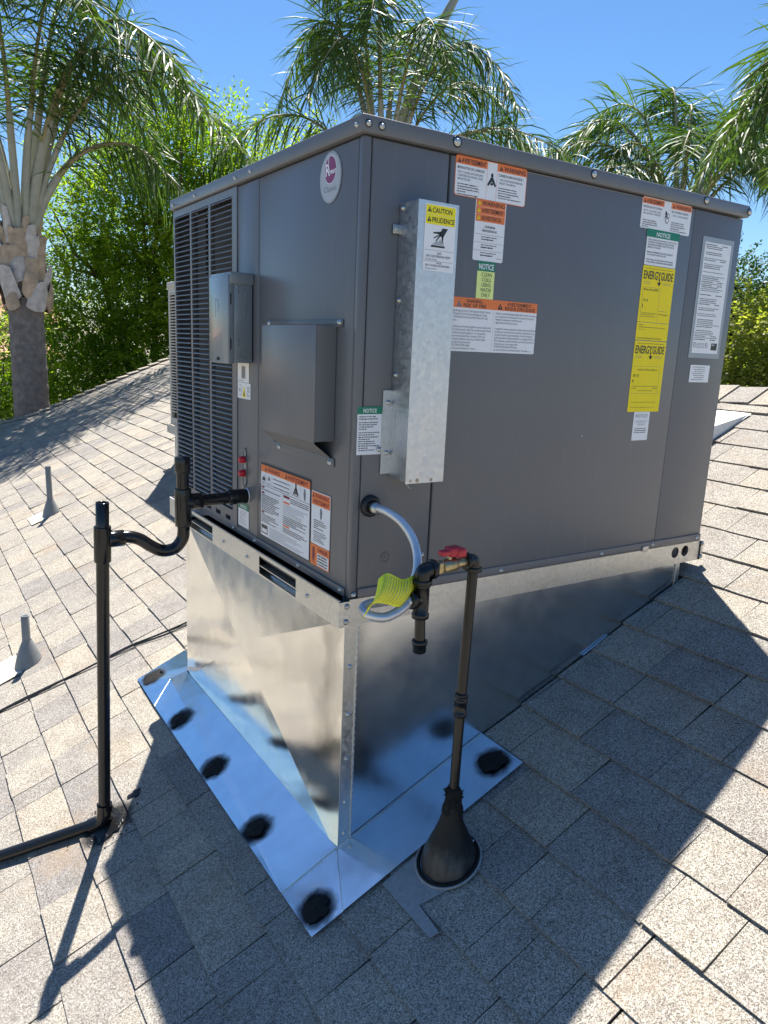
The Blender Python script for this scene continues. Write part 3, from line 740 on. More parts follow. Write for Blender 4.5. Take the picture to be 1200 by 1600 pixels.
class Sticker:
    def __init__(s, name, face, a0, z0, w, h, base='ink_white', r=0.003, off=0.0006, th=0.0002):
        s.name = name; s.face = face; s.a0 = a0; s.z0 = z0; s.w = w; s.h = h; s.off = off; s.mb = MB(); s.mats = []; s.lay = 0
        s.rrect(0, 0, w, h, base, r)
    def mi(s, m):
        if m not in s.mats: s.mats.append(m)
        return s.mats.index(m)
    def P(s, u, v, l):
        o = s.off + 0.00022 * l
        if s.face == 'front': return (s.a0 + u, -o, s.z0 - v)
        if s.face == 'duct': return (s.a0 + u, -o, s.z0 - v)
        return (-o, s.a0 - u, s.z0 - v)
    def poly(s, pts, m, l=1): s.mb.add([s.P(u, v, l) for u, v in pts], [tuple(range(len(pts)))[::-1]], s.mi(m))
    def rect(s, u, v, w, h, m, l=1): s.poly([(u, v), (u + w, v), (u + w, v + h), (u, v + h)], m, l)
    def rrect(s, u, v, w, h, m, r, l=0):
        pts = []
        for (cx, cy, a0) in ((u + w - r, v + r, -90), (u + w - r, v + h - r, 0), (u + r, v + h - r, 90), (u + r, v + r, 180)):
            for k in range(4):
                a = rad(a0 + 30 * k); pts.append((cx + r * math.cos(a), cy + r * math.sin(a)))
        s.poly(pts, m, l)
    def ell(s, u, v, rx, ry, m, l=1, n=32): s.poly([(u + rx * math.cos(2 * math.pi * k / n), v + ry * math.sin(2 * math.pi * k / n)) for k in range(n)], m, l)
    def text(s, t, u, v, h, m='ink_black', w=None, bold=True, align='l', l=2, slant=0):
        vs, fs, wd = text_mesh(t, bold); k = h / 0.72; kx = k
        if w: kx = w / wd
        tw = wd * kx; u0 = u - (tw / 2 if align == 'c' else tw if align == 'r' else 0)
        s.mb.add([s.P(u0 + x * kx, v + h - y * k, l) for x, y in vs], [f for f in fs], s.mi(m))
    def tri(s, u, v, h, m='ink_black', m2=None, l=2):
        s.poly([(u, v + h), (u + h * .55, v), (u + h * 1.1, v + h)], m, l)
        if m2:
            s.rect(u + h * .49, v + h * .35, h * .12, h * .33, m2, l + 1); s.rect(u + h * .49, v + h * .76, h * .12, h * .12, m2, l + 1)
    def greek(s, u, v, w, n, pitch, th, m='ink_grey', seed=1, full=False, l=1):
        r = random.Random(seed)
        for i in range(n):
            x = u; end = u + w * (1 if full else r.uniform(.72, 1) if i % 4 != 3 else r.uniform(.3, .7))
            while x < end:
                ww = min(r.uniform(.002, .0075), end - x)
                if ww > .0008: s.rect(x, v + i * pitch + r.uniform(0, .1) * th, ww, th * r.uniform(.75, 1), m, l)
                x += ww + r.uniform(.0008, .0014)
    def done(s, label=None, parent=None):
        for m in s.mats: pass
        return s.mb.build(s.name, s.mats, parent or unit, loc=s.P(s.w / 2, s.h / 2, 0), label=label)

def flip_fix():
    pass
K, Wt, O = 'ink_black', 'ink_white', 'ink_orange'
# carbon monoxide (front)
def bilingual(a0, z0, w, h, ltitle, rtitle, lsub, rsub, picto, lines=True, border=O, label=None, l2=None, r2=None):
    s = Sticker('warning_sticker', 'front', a0, z0, w, h, border, .006)
    s.rrect(.0015, .0015, w - .003, h - .003, Wt, .005, 1)
    cw = w * .42
    hh = h * .19
    s.rect(.0015, .0015, cw, hh, O, 2); s.rect(w - cw - .0015, .0015, cw, hh, O, 2)
    s.tri(.005, .005, hh * .6, K, O, 3); s.text(ltitle, .016, .0045, hh * .62, K, cw - .018, l=3)
    s.tri(w - cw + .004, .005, hh * .6, K, O, 3); s.text(rtitle, w - cw + .017, .0045, hh * .62, K, cw - .022, l=3)
    s.text(lsub, .006, hh + .006, .0052, K, cw * .86); s.text(rsub, w - cw + .002, hh + .006, .0052, K, cw * .86)
    for i, t in enumerate(l2 or []): s.text(t, .008, hh + .0155 + i * .0068, .0042, 'ink_grey', cw * (.8 if i < 2 else .4))
    for i, t in enumerate(r2 or []): s.text(t, w - cw + .006, hh + .0155 + i * .0068, .0042, 'ink_grey', cw * (.8 if i < 1 else .55))
    s.greek(.008, hh + .040, cw * .82, 5, .0052, .0024, seed=3); s.greek(w - cw + .004, hh + .034, cw * .8, 5, .0052, .0024, seed=4)
    s.rect(cw + .002, .003, .0006, h - .006, border, 2); s.rect(w - cw - .0024, .003, .0006, h - .006, border, 2)
    picto(s, w / 2, h * .52)
    return s
def p_person(s, u, v, k=1.0):
    s.ell(u, v - .014 * k, .0035 * k, .005 * k, K, 3, 14)
    s.poly([(u - .003 * k, v - .010 * k), (u + .003 * k, v - .010 * k), (u + .013 * k, v + .006 * k), (u + .010 * k, v + .009 * k), (u, v - .002 * k), (u - .010 * k, v + .009 * k), (u - .013 * k, v + .006 * k)], K, 3)
    s.poly([(u - .005 * k, v + .006 * k), (u - .002 * k, v + .001 * k), (u + .002 * k, v + .001 * k), (u + .005 * k, v + .006 * k)], K, 3)
def p_fan(s, u, v):
    s.ell(u - .004, v - .009, .004, .006, K, 3, 12); s.poly([(u - .010, v + .004), (u - .004, v - .006), (u + .002, v - .002)], K, 3)
    s.ell(u + .002, v + .008, .0068, .0075, K, 3, 18); s.ell(u + .002, v + .008, .0048, .0055, Wt, 4, 18); s.ell(u + .006, v - .004, .0055, .006, K, 3, 14); s.ell(u + .006, v - .004, .004, .0045, Wt, 4, 14)
bilingual(.229, .966, .207, .081, 'AVERTISSEMENT', 'WARNING', 'MONOXYDE DE CARBONE', 'CARBON MONOXIDE !', p_person, l2=('PEUT CAUSER DES BLESSURES', 'CORPORELLES GRAVES, VOIRE', 'MORTELLES'), r2=('CAN CAUSE SEVERE PERSONAL', 'INJURY OR DEATH')).done('orange bordered two column sticker at the top of the front')
bilingual(.841, .966, .206, .077, 'AVERTISSEMENT', 'WARNING', 'PIECES EN ROTATION', 'ROTATING PARTS !', p_fan, border=Wt, l2=('PEUT CAUSER DES', 'BLESSURES'), r2=('CAN CAUSE INJURY',)).done('two column rotating parts sticker near the right end')
s = Sticker('warning_sticker', 'front', .2915, .888, .089, .131, Wt, .004)
for i, t in enumerate(('WARNING', 'AVERTISSEMENT', 'ADVERTENCIA')):
    s.rect(.002, .002 + i * .0155, .085, .015, O, 1); s.tri(.0055, .0045 + i * .0155, .0088, 'ink_caution', K, 2); s.text(t, .018, .0045 + i * .0155, .0095 if i == 0 else .0088, K, (.066, .064, .058)[i])
s.text('CALIFORNIA', .0445, .0555, .005, K, .032, align='c'); s.text('PROPOSITION 65', .0445, .064, .005, K, .042, align='c')
for i in range(3):
    v = .0745 + i * .017; s.rect(.002, v, .085, .0006, 'ink_grey', 1); s.greek(.022, v + .004, .046, 1, .004, .0026, 'ink_grey', 5 + i, True); s.greek(.022, v + .009, .036, 1, .004, .0032, K, 9 + i, True)
s.rect(.070, .122, .015, .0018, 'ink_mid', 1)
s.done('tall orange and white sticker with three stacked orange bars')
s = Sticker('notice_sticker', 'front', .3085, .756, .0515, .081, 'ink_lime', .0015)
s.rect(0, 0, .0515, .021, 'ink_green', 1); s.text('NOTICE', .0258, .0045, .0125, Wt, .044, align='c')
for i, t in enumerate(('CLEAN', 'COILS', 'USING', 'WATER', 'ONLY')): s.text(t, .028, .0235 + i * .0112, .0088, K, (.031, .027, .028, .032, .026)[i], False, 'c')
s.done('pale green sticker with a dark green heading')
s = Sticker('warning_sticker', 'front', .226, .6745, .276, .119, Wt, .002)
s.rect(0, 0, .276, .0225, O, 1)
s.tri(.028, .006, .0145, 'ink_grey', O, 2); s.text('WARNING -', .082, .0030, .0078, K, .052, align='c'); s.text('RISK OF FIRE', .082, .0125, .0078, K, .066, align='c')
s.tri(.150, .006, .0145, K, O, 2); s.text('AVERTISSEMENT -', .221, .0030, .0078, K, .084, align='c'); s.text("RISQUE D'INCENDIE", .221, .0125, .0078, K, .096, align='c')
L1 = ['Flammable Refrigerant Used. To Be Repaired Only By Trained', 'Service Personnel. Do Not Puncture Refrigerant Tubing.', 'Dispose Of Properly In Accordance With Federal Or Local', 'Regulations.', '', 'Auxiliary devices which may be ignition sources shall not be', 'installed in the ductwork, other than auxiliary devices listed', 'for use with the specific appliance. See instructions.', 'Minimum room area (operating or storage), 182 ft2 and', '190 ft3. Note for minimum room area at altitude higher', 'than sea level, see instructions.', 'LEAK DETECTION SYSTEM installed.', 'Unit must be powered except for service.']
L2 = ['Utilisation de fluide frigorigene inflammable. Ne doit etre repare que', "par un personnel d'entretien qualifie. Ne pas percer le tuyau de", "refrigerant. Se debarrasser conformement aux", 'reglementations federales ou locales.', '', "Les appareils connexes qui peuvent constituer des sources d'ignition", 'ne doivent pas etre places dans les conduites. Appareils autres que', "ceux pour lesquels l'appareil specifique. Voir les instructions.", 'Surface de plancher minimale (exploitation ou stockage), 182 pi2 et', '190 pi3. Remarque: superficie minimale a une altitude superieure au', 'niveau de la mer, voir les instructions.', 'SYSTEME DE DETECTION DE FUITE installe.', "Les unites doivent etre alimentees sauf pour l'entretien."]
for i, (a, c) in enumerate(zip(L1, L2)):
    if a: s.text(a, .006, .0265 + i * .0069, .0050, 'ink_grey', .00215 * len(a) ** .995 if len(a) < 60 else .128, False)
    if c: s.text(c, .146, .0265 + i * .0069, .0050, 'ink_grey', .0019 * len(c), False)
s.rect(.1395, .024, .0005, .092, 'ink_mid', 1); s.rect(.248, .113, .020, .0014, 'ink_mid', 1)
s.done('wide risk of fire sticker with an orange band, half behind the flue shield')
# notice near flex hose
s = Sticker('notice_sticker', 'front', .0060, .431, .0625, .104, Wt, .0015, off=.0005)
s.rect(0, 0, .0625, .016, 'ink_green', 1); s.text('NOTICE', .0312, .0040, .0085, Wt, .034, align='c')
s.greek(.004, .0200, .055, 2, .0050, .0030, seed=21); s.greek(.004, .0325, .048, 4, .0048, .0028, seed=22); s.greek(.004, .0545, .054, 9, .0048, .0028, seed=23)
s.done('green headed notice beside the flue shield')
# right column
s = Sticker('notice_sticker', 'front', .874, .889, .131, .0885, Wt, .0015, off=.0009)
s.rect(-.003, -.002, .137, .020, 'ink_green', 1); s.text('NOTICE', .0655, .0035, .0110, Wt, .056, align='c')
T = ['THIS IS A SERVICE ACCESS PANEL. DO NOT ATTACH', 'ANYTHING TO THIS PANEL OR INSTALL ANYTHING', 'WHICH MAY NOT PERMIT ACCESS TO THE UNIT OR', 'REMOVAL OF THE PANEL.', '', 'MAINTAIN A MINIMUM OF 24 INCHES CLEARANCE', 'ON THE SIDE FOR SERVICING UNIT.', '', 'DO NOT DRILL OR DRIVE SCREWS INTO THE PANEL', 'AS STILL INTERNAL COMPONENTS MAY BE DAMAGED']
for i, t in enumerate(T):
    if t: s.text(t, .006, .0225 + i * .0062, .0040, 'ink_grey', .0026 * len(t), True)
s.done('green headed notice above the yellow labels')
def energy(z0, h, first):
    s = Sticker('energy_label', 'front', .8725, z0, .1345, h, 'ink_yellow', .002)
    s.greek(.010, .006, .115, 1, .004, .0014, K, 31, True)
    s.text('ENERGY', .006, .0120, .0215, K, .070); s.text('GUIDE', .077, .0120, .0215, K, .051)
    s.rect(.0705, .030, .0036, .014, K, 2); s.poly([(.0640, .040), (.0805, .040), (.0723, .050)], K, 2)
    s.greek(.008, .040, .040, 2, .0045, .0013, 'ink_grey', 32); s.greek(.088, .040, .038, 2, .0045, .0013, 'ink_grey', 33)
    B = 'ink_grey'
    if first:
        s.text('Efficiency Rating (SEER2)', .012, .0575, .0052, K, .062, False); s.rect(.010, .0545, .070, .0005, B); s.rect(.0795, .0545, .0006, .090, B); s.rect(.009, .0545, .0006, .090, B)
        s.text('13.4', .013, .084, .008, K, .020, False); s.poly([(.012, .105), (.0165, .105), (.0142, .096)], K); s.rect(.0136, .104, .0012, .006, K)
        s.rect(.014, .121, .062, .0010, K); s.greek(.012, .125, .062, 2, .005, .0013, K, 34); s.greek(.084, .114, .042, 1, .004, .0012, B, 35); s.text('www.energy.gov', .084, .120, .004, K, .040, False)
        s.rect(0, .1455, .1345, .0011, B); s.greek(.010, .152, .016, 1, .004, .0022, K, 36, True); s.greek(.010, .158, .110, 1, .004, .0016, K, 37, True); s.greek(.010, .164, .026, 1, .004, .0012, K, 38)
        s.text('See the other EPA Energy guide for more efficiency', .006, h - .008, .0045, K, .102, False)
    else:
        s.rect(.006, .068, .122, .0006, B); s.text('Annual Fuel Utilization Efficiency', .024, .0745, .0050, K, .082, False)
        s.text('81.0', .008, .089, .0085, K, .024, False); s.poly([(.007, .105), (.0135, .105), (.0103, .114)], K)
        s.rect(.008, .122, .108, .0010, K); s.greek(.006, .127, .020, 1, .004, .0018, K, 41, True); s.greek(.095, .127, .020, 1, .004, .0018, K, 42, True); s.greek(.034, .134, .064, 1, .004, .0014, K, 43, True)
        s.rect(.006, .142, .122, .0006, B); s.greek(.012, .166, .105, 1, .004, .0012, K, 44, True); s.greek(.012, .180, .100, 1, .004, .0012, K, 45, True)
        s.rect(.118, .072, .0006, .070, B)
    return s
energy(.799, .193, True).done('upper yellow energy label'); energy(.604, .193, False).done('lower yellow energy label')
s = Sticker('notice_sticker', 'front', .9035, .4105, .0675, .080, Wt, .0025)
s.text('NOTICE:', .0337, .0060, .0095, 'ink_grey', .052, False, 'c'); s.text('SOURCE 0022-172', .0337, .0245, .0046, 'ink_grey', .048, False, 'c'); s.text('COMPLIANCE', .0337, .0325, .0044, 'ink_grey', .036, False, 'c')
s.greek(.008, .0460, .050, 3, .0052, .0024, K, 51, True); s.done('small white notice under the yellow labels')
# rating plate
s = Sticker('rating_plate', 'front', 1.1120, .899, .1480, .334, 'ink_tape', .002)
s.rect(.0125, .0140, .1235, .3060, Wt, 1)
v = .019; sd_ = 60
r_ = random.Random(5)
while v < .285:
    sd_ += 1
    if r_.random() < .14: v += .006; continue
    mode = r_.random()
    if mode < .45: s.greek(.017, v, .112, 1, .004, .0024, 'ink_grey', sd_, l=2)
    elif mode < .75: s.greek(.017, v, .052, 1, .004, .0026, K, sd_, True, l=2); s.greek(.092, v, .030, 1, .004, .0026, K, sd_ + 500, l=2)
    else: s.greek(.020, v, .075, 1, .004, .0024, K, sd_, True, l=2)
    v += .0050
for (u, vv) in ((.017, .290), (.072, .290)):
    s.ell(u + .006, vv + .007, .0065, .0075, K, 2, 20); s.ell(u + .006, vv + .007, .005, .006, Wt, 3, 20); s.text('U', u + .0025, vv + .0025, .005, K, .0035, l=4); s.text('L', u + .0065, vv + .006, .005, K, .003, l=4)
s.greek(.032, .291, .036, 4, .004, .0018, 'ink_grey', 91, True, l=2); s.rect(.101, .290, .029, .020, K, 2); s.rect(.104, .293, .013, .004, 'ink_mid', 3)
s.done('tall white rating plate under clear film')
s = Sticker('rating_plate', 'front', 1.1290, .545, .0930, .050, Wt, .002)
for i in range(7): s.greek(.010 + (i % 3) * .006, .005 + i * .0060, .065, 1, .004, .0022, 'ink_grey', 95 + i)
s.done('small white rating plate')
# caution on flue shield
s = Sticker('caution_sticker', 'duct', .1075, .8435, .0785, .1290, Wt, .002, off=fd + .0005)
for i, t in enumerate(('CAUTION', 'PRUDENCE')):
    s.rect(.002, .002 + i * .0185, .0745, .0180, 'ink_caution', 1); s.tri(.0050, .0055 + i * .0185, .0100, K, 'ink_caution', 2); s.text(t, .0178, .0060 + i * .0185, .0098, K, .050 if i == 0 else .057)
# hand above a hot surface
s.poly([(.0450, .0440), (.0590, .0440), (.0475, .0620), (.0400, .0600), (.0385, .0555)], K, 2); s.poly([(.0400, .0560), (.0230, .0560), (.0215, .0535), (.0400, .0510), (.0450, .0480)], K, 2)
s.poly([(.0410, .0560), (.0380, .0560), (.0230, .0640), (.0255, .0655)], K, 2); s.poly([(.0430, .0570), (.0390, .0570), (.0290, .0690), (.0315, .0700)], K, 2); s.poly([(.0490, .0580), (.0440, .0590), (.0440, .0720), (.0470, .0720)], K, 2)
s.poly([(.0200, .0775), (.0330, .0680), (.0360, .0720), (.0400, .0650), (.0450, .0730), (.0490, .0700), (.0510, .0775)], 'ink_mid', 1); s.rect(.0180, .0785, .0350, .0038, K, 2)
s.rect(.002, .0880, .0745, .0006, 'ink_grey'); s.text('HOT!', .040, .0915, .0042, K, .010, align='c'); s.text('CAN CAUSE PERSONAL INJURY', .0060, .0975, .0044, 'ink_grey', .064); s.text('Do Not Touch', .0060, .1040, .0042, 'ink_grey', .028, False)
s.rect(.002, .1095, .0745, .0006, 'ink_grey'); s.text('CHAUD!', .040, .1110, .0036, 'ink_grey', .014, align='c'); s.text('PEUT CAUSER DES BLESSURES', .0060, .1160, .0040, 'ink_grey', .062); s.text('Ne pas toucher', .0060, .1220, .0038, 'ink_grey', .030, False)
s.done('yellow topped caution sticker on the flue shield', parent=fl)
# left face badge
s = Sticker('badge', 'left', .1810, .9570, .0950, .1030, 'ink_silver', .001); s.mb = MB(); s.mats = []
s.ell(.0475, .0515, .0475, .0515, 'ink_silver', 0, 40); s.ell(.0475, .0515, .0452, .0492, 'ink_grey', 1, 40); s.ell(.0475, .0515, .0444, .0484, 'ink_silver', 2, 40)
s.ell(.0475, .0365, .0268, .0285, Wt, 3, 36); s.ell(.0475, .0365, .0252, .0270, 'ink_purple', 4, 36)
s.text('R', .0270, .0225, .0250, Wt, .0200, l=5); s.text('heem', .0420, .0330, .0120, Wt, .0330, l=5)
s.rect(.0385, .0110, .0022, .0130, Wt, 5)
s.text('Classic', .0475, .0680, .0115, 'ink_grey', .0560, False, 'c', l=3); s.rect(.0300, .0825, .0320, .0012, 'ink_mid', 3)
s.done('silver oval badge with a purple disc')
# left face big warning
s = Sticker('warning_sticker', 'left', .4910, .2390, .2960, .2040, K, .001)
s.rect(.003, .005, .290, .196, Wt, 1); s.rect(.003, .005, .290, .0185, O, 2)
s.tri(.028, .0075, .012, K, O, 3); s.text('WARNING', .045, .0080, .0115, 'ink_dkred', .078, l=3); s.tri(.155, .0075, .012, K, O, 3); s.text('AVERTISSEMENT', .172, .0080, .0115, 'ink_dkred', .112, l=3)
s.rect(.003, .0600, .290, .0010, K, 2)
for u in (.038, .073, .190, .243): s.rect(u, .024, .0007, .036, 'ink_mid', 2)
s.poly([(.010, .047), (.018, .034), (.020, .041), (.024, .030), (.026, .040), (.030, .036), (.033, .047)], K, 2); s.poly([(.046, .045), (.050, .031), (.055, .038), (.059, .029), (.064, .045), (.055, .041)], 'ink_grey', 2)
s.greek(.008, .050, .026, 2, .004, .002, seed=101); s.greek(.044, .050, .026, 2, .004, .002, seed=102); s.greek(.082, .032, .100, 3, .0105, .0028, 'ink_grey', 103, True)
p_person(s, .217, .043, 1.15); s.greek(.196, .053, .040, 1, .004, .002, seed=104); s.poly([(.262, .028), (.268, .028), (.272, .045), (.268, .058), (.262, .055), (.259, .040)], 'ink_grey', 2)
s.rect(.140, .062, .0008, .100, 'ink_mid', 2)
s.rect(.008, .0635, .018, .005, 'ink_dkred', 2); s.rect(.008, .0785, .018, .005, 'ink_dkred', 2); s.rect(.008, .133, .018, .005, 'ink_dkred', 2); s.rect(.146, .064, .036, .0065, 'ink_dkred', 2); s.rect(.146, .0800, .036, .005, O, 2); s.rect(.146, .142, .036, .005, O, 2)
s.greek(.008, .0710, .120, 1, .004, .0026, K, 105, True, 2); s.greek(.008, .0860, .118, 6, .0048, .0026, K, 106, l=2); s.greek(.008, .1150, .112, 4, .0048, .0026, K, 107, l=2); s.greek(.008, .1405, .118, 5, .0048, .0026, K, 108, l=2)
s.greek(.186, .0660, .102, 3, .0048, .0026, K, 109, True, 2); s.greek(.146, .0880, .140, 6, .0048, .0024, 'ink_mid', 110, l=2); s.greek(.146, .118, .140, 5, .0048, .0026, K, 111, l=2); s.greek(.146, .150, .138, 3, .0048, .0026, K, 112, l=2)
s.greek(.060, .170, .226, 6, .0048, .0024, 'ink_mid', 113, l=2); s.rect(.008, .170, .040, .024, K, 2); s.rect(.011, .180, .034, .011, Wt, 3)
s.done('large black bordered warning sheet on the left face')
s = Sticker('warning_sticker', 'left', .1890, .2170, .0940, .1290, Wt, .003)
s.rect(.002, .002, .090, .0310, O, 1); s.tri(.004, .005, .010, 'ink_dkred', None, 2); s.text('WARNING', .017, .0045, .0105, 'ink_dkred', .070); s.text('AVERTISSEMENT', .008, .0190, .0100, 'ink_dkred', .080)
s.poly([(.044, .038), (.050, .036), (.055, .045), (.053, .060), (.048, .066), (.044, .055)], 'ink_grey', 1); s.greek(.014, .068, .066, 5, .0048, .0026, K, 121); s.greek(.014, .096, .066, 6, .0046, .0026, 'ink_grey', 122)
s.done('narrow orange and white sticker')
s = Sticker('warning_sticker', 'left', .1910, .0870, .0960, .0520, O, .003)
s.rect(.036, .019, .057, .030, Wt, 1); s.text('DANGER', .040, .0045, .0100, 'ink_dkred', .048); s.poly([(.012, .008), (.022, .006), (.026, .026), (.018, .046), (.010, .034)], 'ink_dkred', 1)
s.greek(.039, .0215, .050, 4, .0070, .0042, K, 125, True, 2); s.done('small orange sticker in the lower corner')
# small stickers below the disconnect box
s = Sticker('warning_sticker', 'left', .6570, .5010, .0820, .0560, Wt, .001); s.rect(.028, .010, .030, .036, 'ink_mid', 1); s.rect(.032, .013, .022, .030, 'ink_grey', 2); s.greek(.006, .050, .05, 1, .004, .002, seed=131); s.done()
s = Sticker('warning_sticker', 'left', .6570, .4440, .0930, .0440, Wt, .001); s.poly([(.034, .040), (.048, .007), (.062, .040)], 'ink_caution', 1); s.poly([(.042, .036), (.048, .020), (.054, .036)], K, 2)
s.ell(.018, .021, .013, .017, 'ink_mid', 1, 20); s.ell(.018, .021, .011, .015, Wt, 2, 20); s.ell(.018, .021, .003, .005, K, 3, 12); s.greek(.070, .010, .018, 5, .0056, .003, seed=133); s.done()
s = Sticker('notice_sticker', 'left', .6520, .0990, .0780, .0700, Wt, .001); s.rect(0, 0, .078, .0180, 'ink_green', 1); s.text('NOTICE', .039, .0050, .0090, Wt, .044, align='c'); s.greek(.012, .024, .054, 7, .0058, .0022, 'ink_mid', 135); s.done('green headed notice under the drain pipe')

# ------------------------------------------------------------------ condensate drain (black plastic)
drain = thing('condensate_drain', 'glossy black plastic drain pipe with a trap, standing left of the grey unit', 'drain pipe', RP(-.414, .638))
R1 = .0168
TY = .588; TX = -.186
def pipe(name, pts, r, mat, par, n=20, rr=None, cap=True):
    m = MB(); m.tube(pts, rr or r, n, 0, cap); return m.build(name, mat, par, loc=pts[0])
def collar(pts_c, ax, r, h, par, mat, name='collar', n=24):
    m = MB(); m.lathe([(r * .8, -h / 2), (r * .97, -h / 2), (r, -h / 2 + .0015), (r, h / 2 - .0015), (r * .97, h / 2), (r * .8, h / 2)], pts_c, ax, n); return m.build(name, mat, par, loc=pts_c)
pipe('pipe', [(0.004, TY, .127), (TX, TY, .120)], R1 * .97, 'abs', drain)
collar((-.030, TY, .126), (1, 0, 0), .0215, .058, drain, 'abs', 'coupling')
m = MB(); m.lathe([(.0001, 0), (.0225, 0), (.0225, .0022), (.020, .003)], (-.0005, TY, .127), (-1, 0, 0), 24); m.build('white_ring', 'ink_white', drain, loc=(0, TY, .127))
# upper tee
m = MB(); m.lathe([(.017, -.052), (.0220, -.052), (.0226, -.050), (.0226, .050), (.0220, .052), (.017, .052)], (TX, TY, .108), (0, 0, 1), 26); m.lathe([(.021, .0), (.0224, .020), (.0224, .052), (.018, .053)], (TX, TY, .122), (1, 0, 0), 26)
m.build('tee', 'abs', drain, loc=(TX, TY, .11))
pipe('pipe', [(TX, TY, .150), (TX, TY, .222)], R1, 'abs', drain)
m = MB(); m.lathe([(.017, 0), (.0205, .001), (.0210, .004), (.0210, .038), (.0200, .041), (.0001, .042)], (TX, TY, .205), (0, 0, 1), 26); m.build('cap', 'abs', drain, loc=(TX, TY, .2))
SX, SY = -.396, .607          # standpipe at the level of its tee
tp = spline([(TX, TY, .065), (TX, TY, .040), (TX - .004, TY + .001, .018), (TX - .024, TY + .003, -.006), (TX - .058, TY + .006, -.010), (TX - .088, TY + .009, .006), (TX - .115, TY + .012, .026), (TX - .145, TY + .015, .036), (TX - .185, SY, .036), (SX + .01, SY, .032)], 8)
pipe('trap', tp, R1, 'abs', drain)
m = MB(); m.lathe([(.017, 0), (.0215, .001), (.0220, .004), (.0220, .040), (.019, .042)], (SX + .014, SY, .033), (1, -.02, .02), 24); m.build('coupling', 'abs', drain, loc=(SX, SY, .03))
LN = Vector((.024, -.036, 1)).normalized()
def SP(z): return Vector((SX, SY, .03)) + LN * ((z - .03) / LN.z)
m = MB(); m.lathe([(.017, -.048), (.0215, -.048), (.0220, -.046), (.0220, .046), (.0215, .048), (.017, .048)], SP(.022), LN, 26); m.build('tee', 'abs', drain, loc=SP(.02))
m = MB(); m.lathe([(R1, -.05), (R1, .068), (R1 * .93, .069), (R1 * .80, .068), (R1 * .80, -.02), (.0001, -.02)], SP(.066), LN, 24); m.build('open_pipe', 'abs', drain, loc=SP(.066))
zb_ = RZ(-.414) + .032
pipe('pipe', [SP(-.02), SP(zb_)], R1, 'abs', drain)
B0 = SP(zb_ - .004)
D1 = (RP(-.70, .790, .026) - RP(-.414, .638, .026)).normalized()
ep = spline([B0 + LN * .045, B0 + LN * .012, B0 + D1 * .010 - LN * .008, B0 + D1 * .045 - Vector((0, 0, .012))], 5)
pipe('elbow', ep, .0215, 'abs', drain)
pipe('pipe', [B0 + D1 * .03 - Vector((0, 0, .010)), RP(-.72, .795, .026), RP(-1.9, 1.42, .024), RP(-3.6, 2.3, .024)], R1, 'abs', drain)
overspray(MT['shingle'], [tuple(RP(-.385, .640, .005)), tuple(RP(-.43, .62, .005))], 1.15, .8, 0.0)
tb = blob(-.405, .632, .050, .060, 5.1, drain, 'tar', 0.010, h=.009); tb.build('mastic', 'tar', drain, loc=RP(-.405, .632))
m = MB(); r_ = random.Random(3)
for i in range(70):
    a = r_.uniform(0, 6.28); q_ = r_.gauss(.045, .02); m.lathe([(r_.uniform(.0012, .004), 0), (.0001, r_.uniform(.001, .003))], RP(-.405 + q_ * math.cos(a), .625 + q_ * math.sin(a) * 1.1, .0085), RN, 6)
m.build('mastic_splatter', 'tar', drain, kind='stuff')
tag(blob(-.317, .680, .016, .019, 9.1, None, 'tar', 0.004, h=.008).build('tar_spot', 'tar', loc=RP(-.317, .680)), 'small black tar spot on the shingles right of the drain pipe elbow', 'tar spot')

# ------------------------------------------------------------------ gas line
gas = thing('gas_line', 'black iron gas pipe with a red handled valve in front of the grey unit', 'gas pipe', RP(.155, -.224))
G = .0110
GX, GY = .157, -.222
TX2 = .168; ZE = .131
pipe('riser', [(GX, GY, RZ(.155) + .10), (.160, GY, -.19), (TX2, GY, ZE - .02)], G, 'iron', gas)
m = MB(); c = Vector((.160, GY, -.195)); m.lathe([(.0115, -.026), (.0152, -.026), (.0152, -.019), (.0138, -.018), (.0138, .006), (.0152, .007), (.0152, .014), (.0138, .015), (.0138, .020), (.0150, .021), (.0150, .027), (.011, .028)], c, (0.01, 0, 1), 20); m.build('coupling', 'iron', gas, loc=c)
def elbow(c, d1, d2, r=.0150, L_=.022):
    c = Vector(c); d1 = Vector(d1); d2 = Vector(d2)
    m = MB(); m.tube(spline([c + d1 * L_, c + d1 * L_ * .5, c + (d1 + d2) * L_ * .12, c + d2 * L_ * .5, c + d2 * L_], 5), r, 18)
    for d in (d1, d2): m.lathe([(r * .9, -.0045), (r * 1.22, -.0045), (r * 1.25, -.003), (r * 1.25, .003), (r * 1.2, .0045), (r * .8, .0045)], c + d * (L_ - .003), d, 20)
    return m.build('elbow', 'iron', gas, loc=c)
elbow((TX2, GY, ZE), (0, 0, -1), (-1, 0, 0))
LX = .037
elbow((LX, GY, ZE - .006), (1, 0, 0), (0, 0, -1), .0165, .026)
m = MB(); m.tube([(TX2 - .012, GY, ZE), (LX + .02, GY, ZE - .006)], .0098, 16); m.lathe([(.0110, -.018), (.0150, -.016), (.0155, .0), (.0150, .016), (.0110, .018)], (.103, GY, ZE - .003), (1, 0, .04), 8)
m.bbox((.070, GY - .012, ZE - .016), (.083, GY + .012, ZE + .009), .003); m.lathe([(.006, 0), (.006, .016), (.004, .017)], (.103, GY, ZE + .010), (0, 0, 1), 12)
m.build('valve', 'brass', gas, loc=(.103, GY, ZE))
m = MB(); m.bbox((.076, GY - .011, ZE + .020), (.104, GY + .006, ZE + .031), .003); m.bbox((.096, GY - .013, ZE + .016), (.128, GY + .013, ZE + .036), .005); m.bbox((.113, GY - .016, ZE + .014), (.136, GY + .015, ZE + .033), .004)
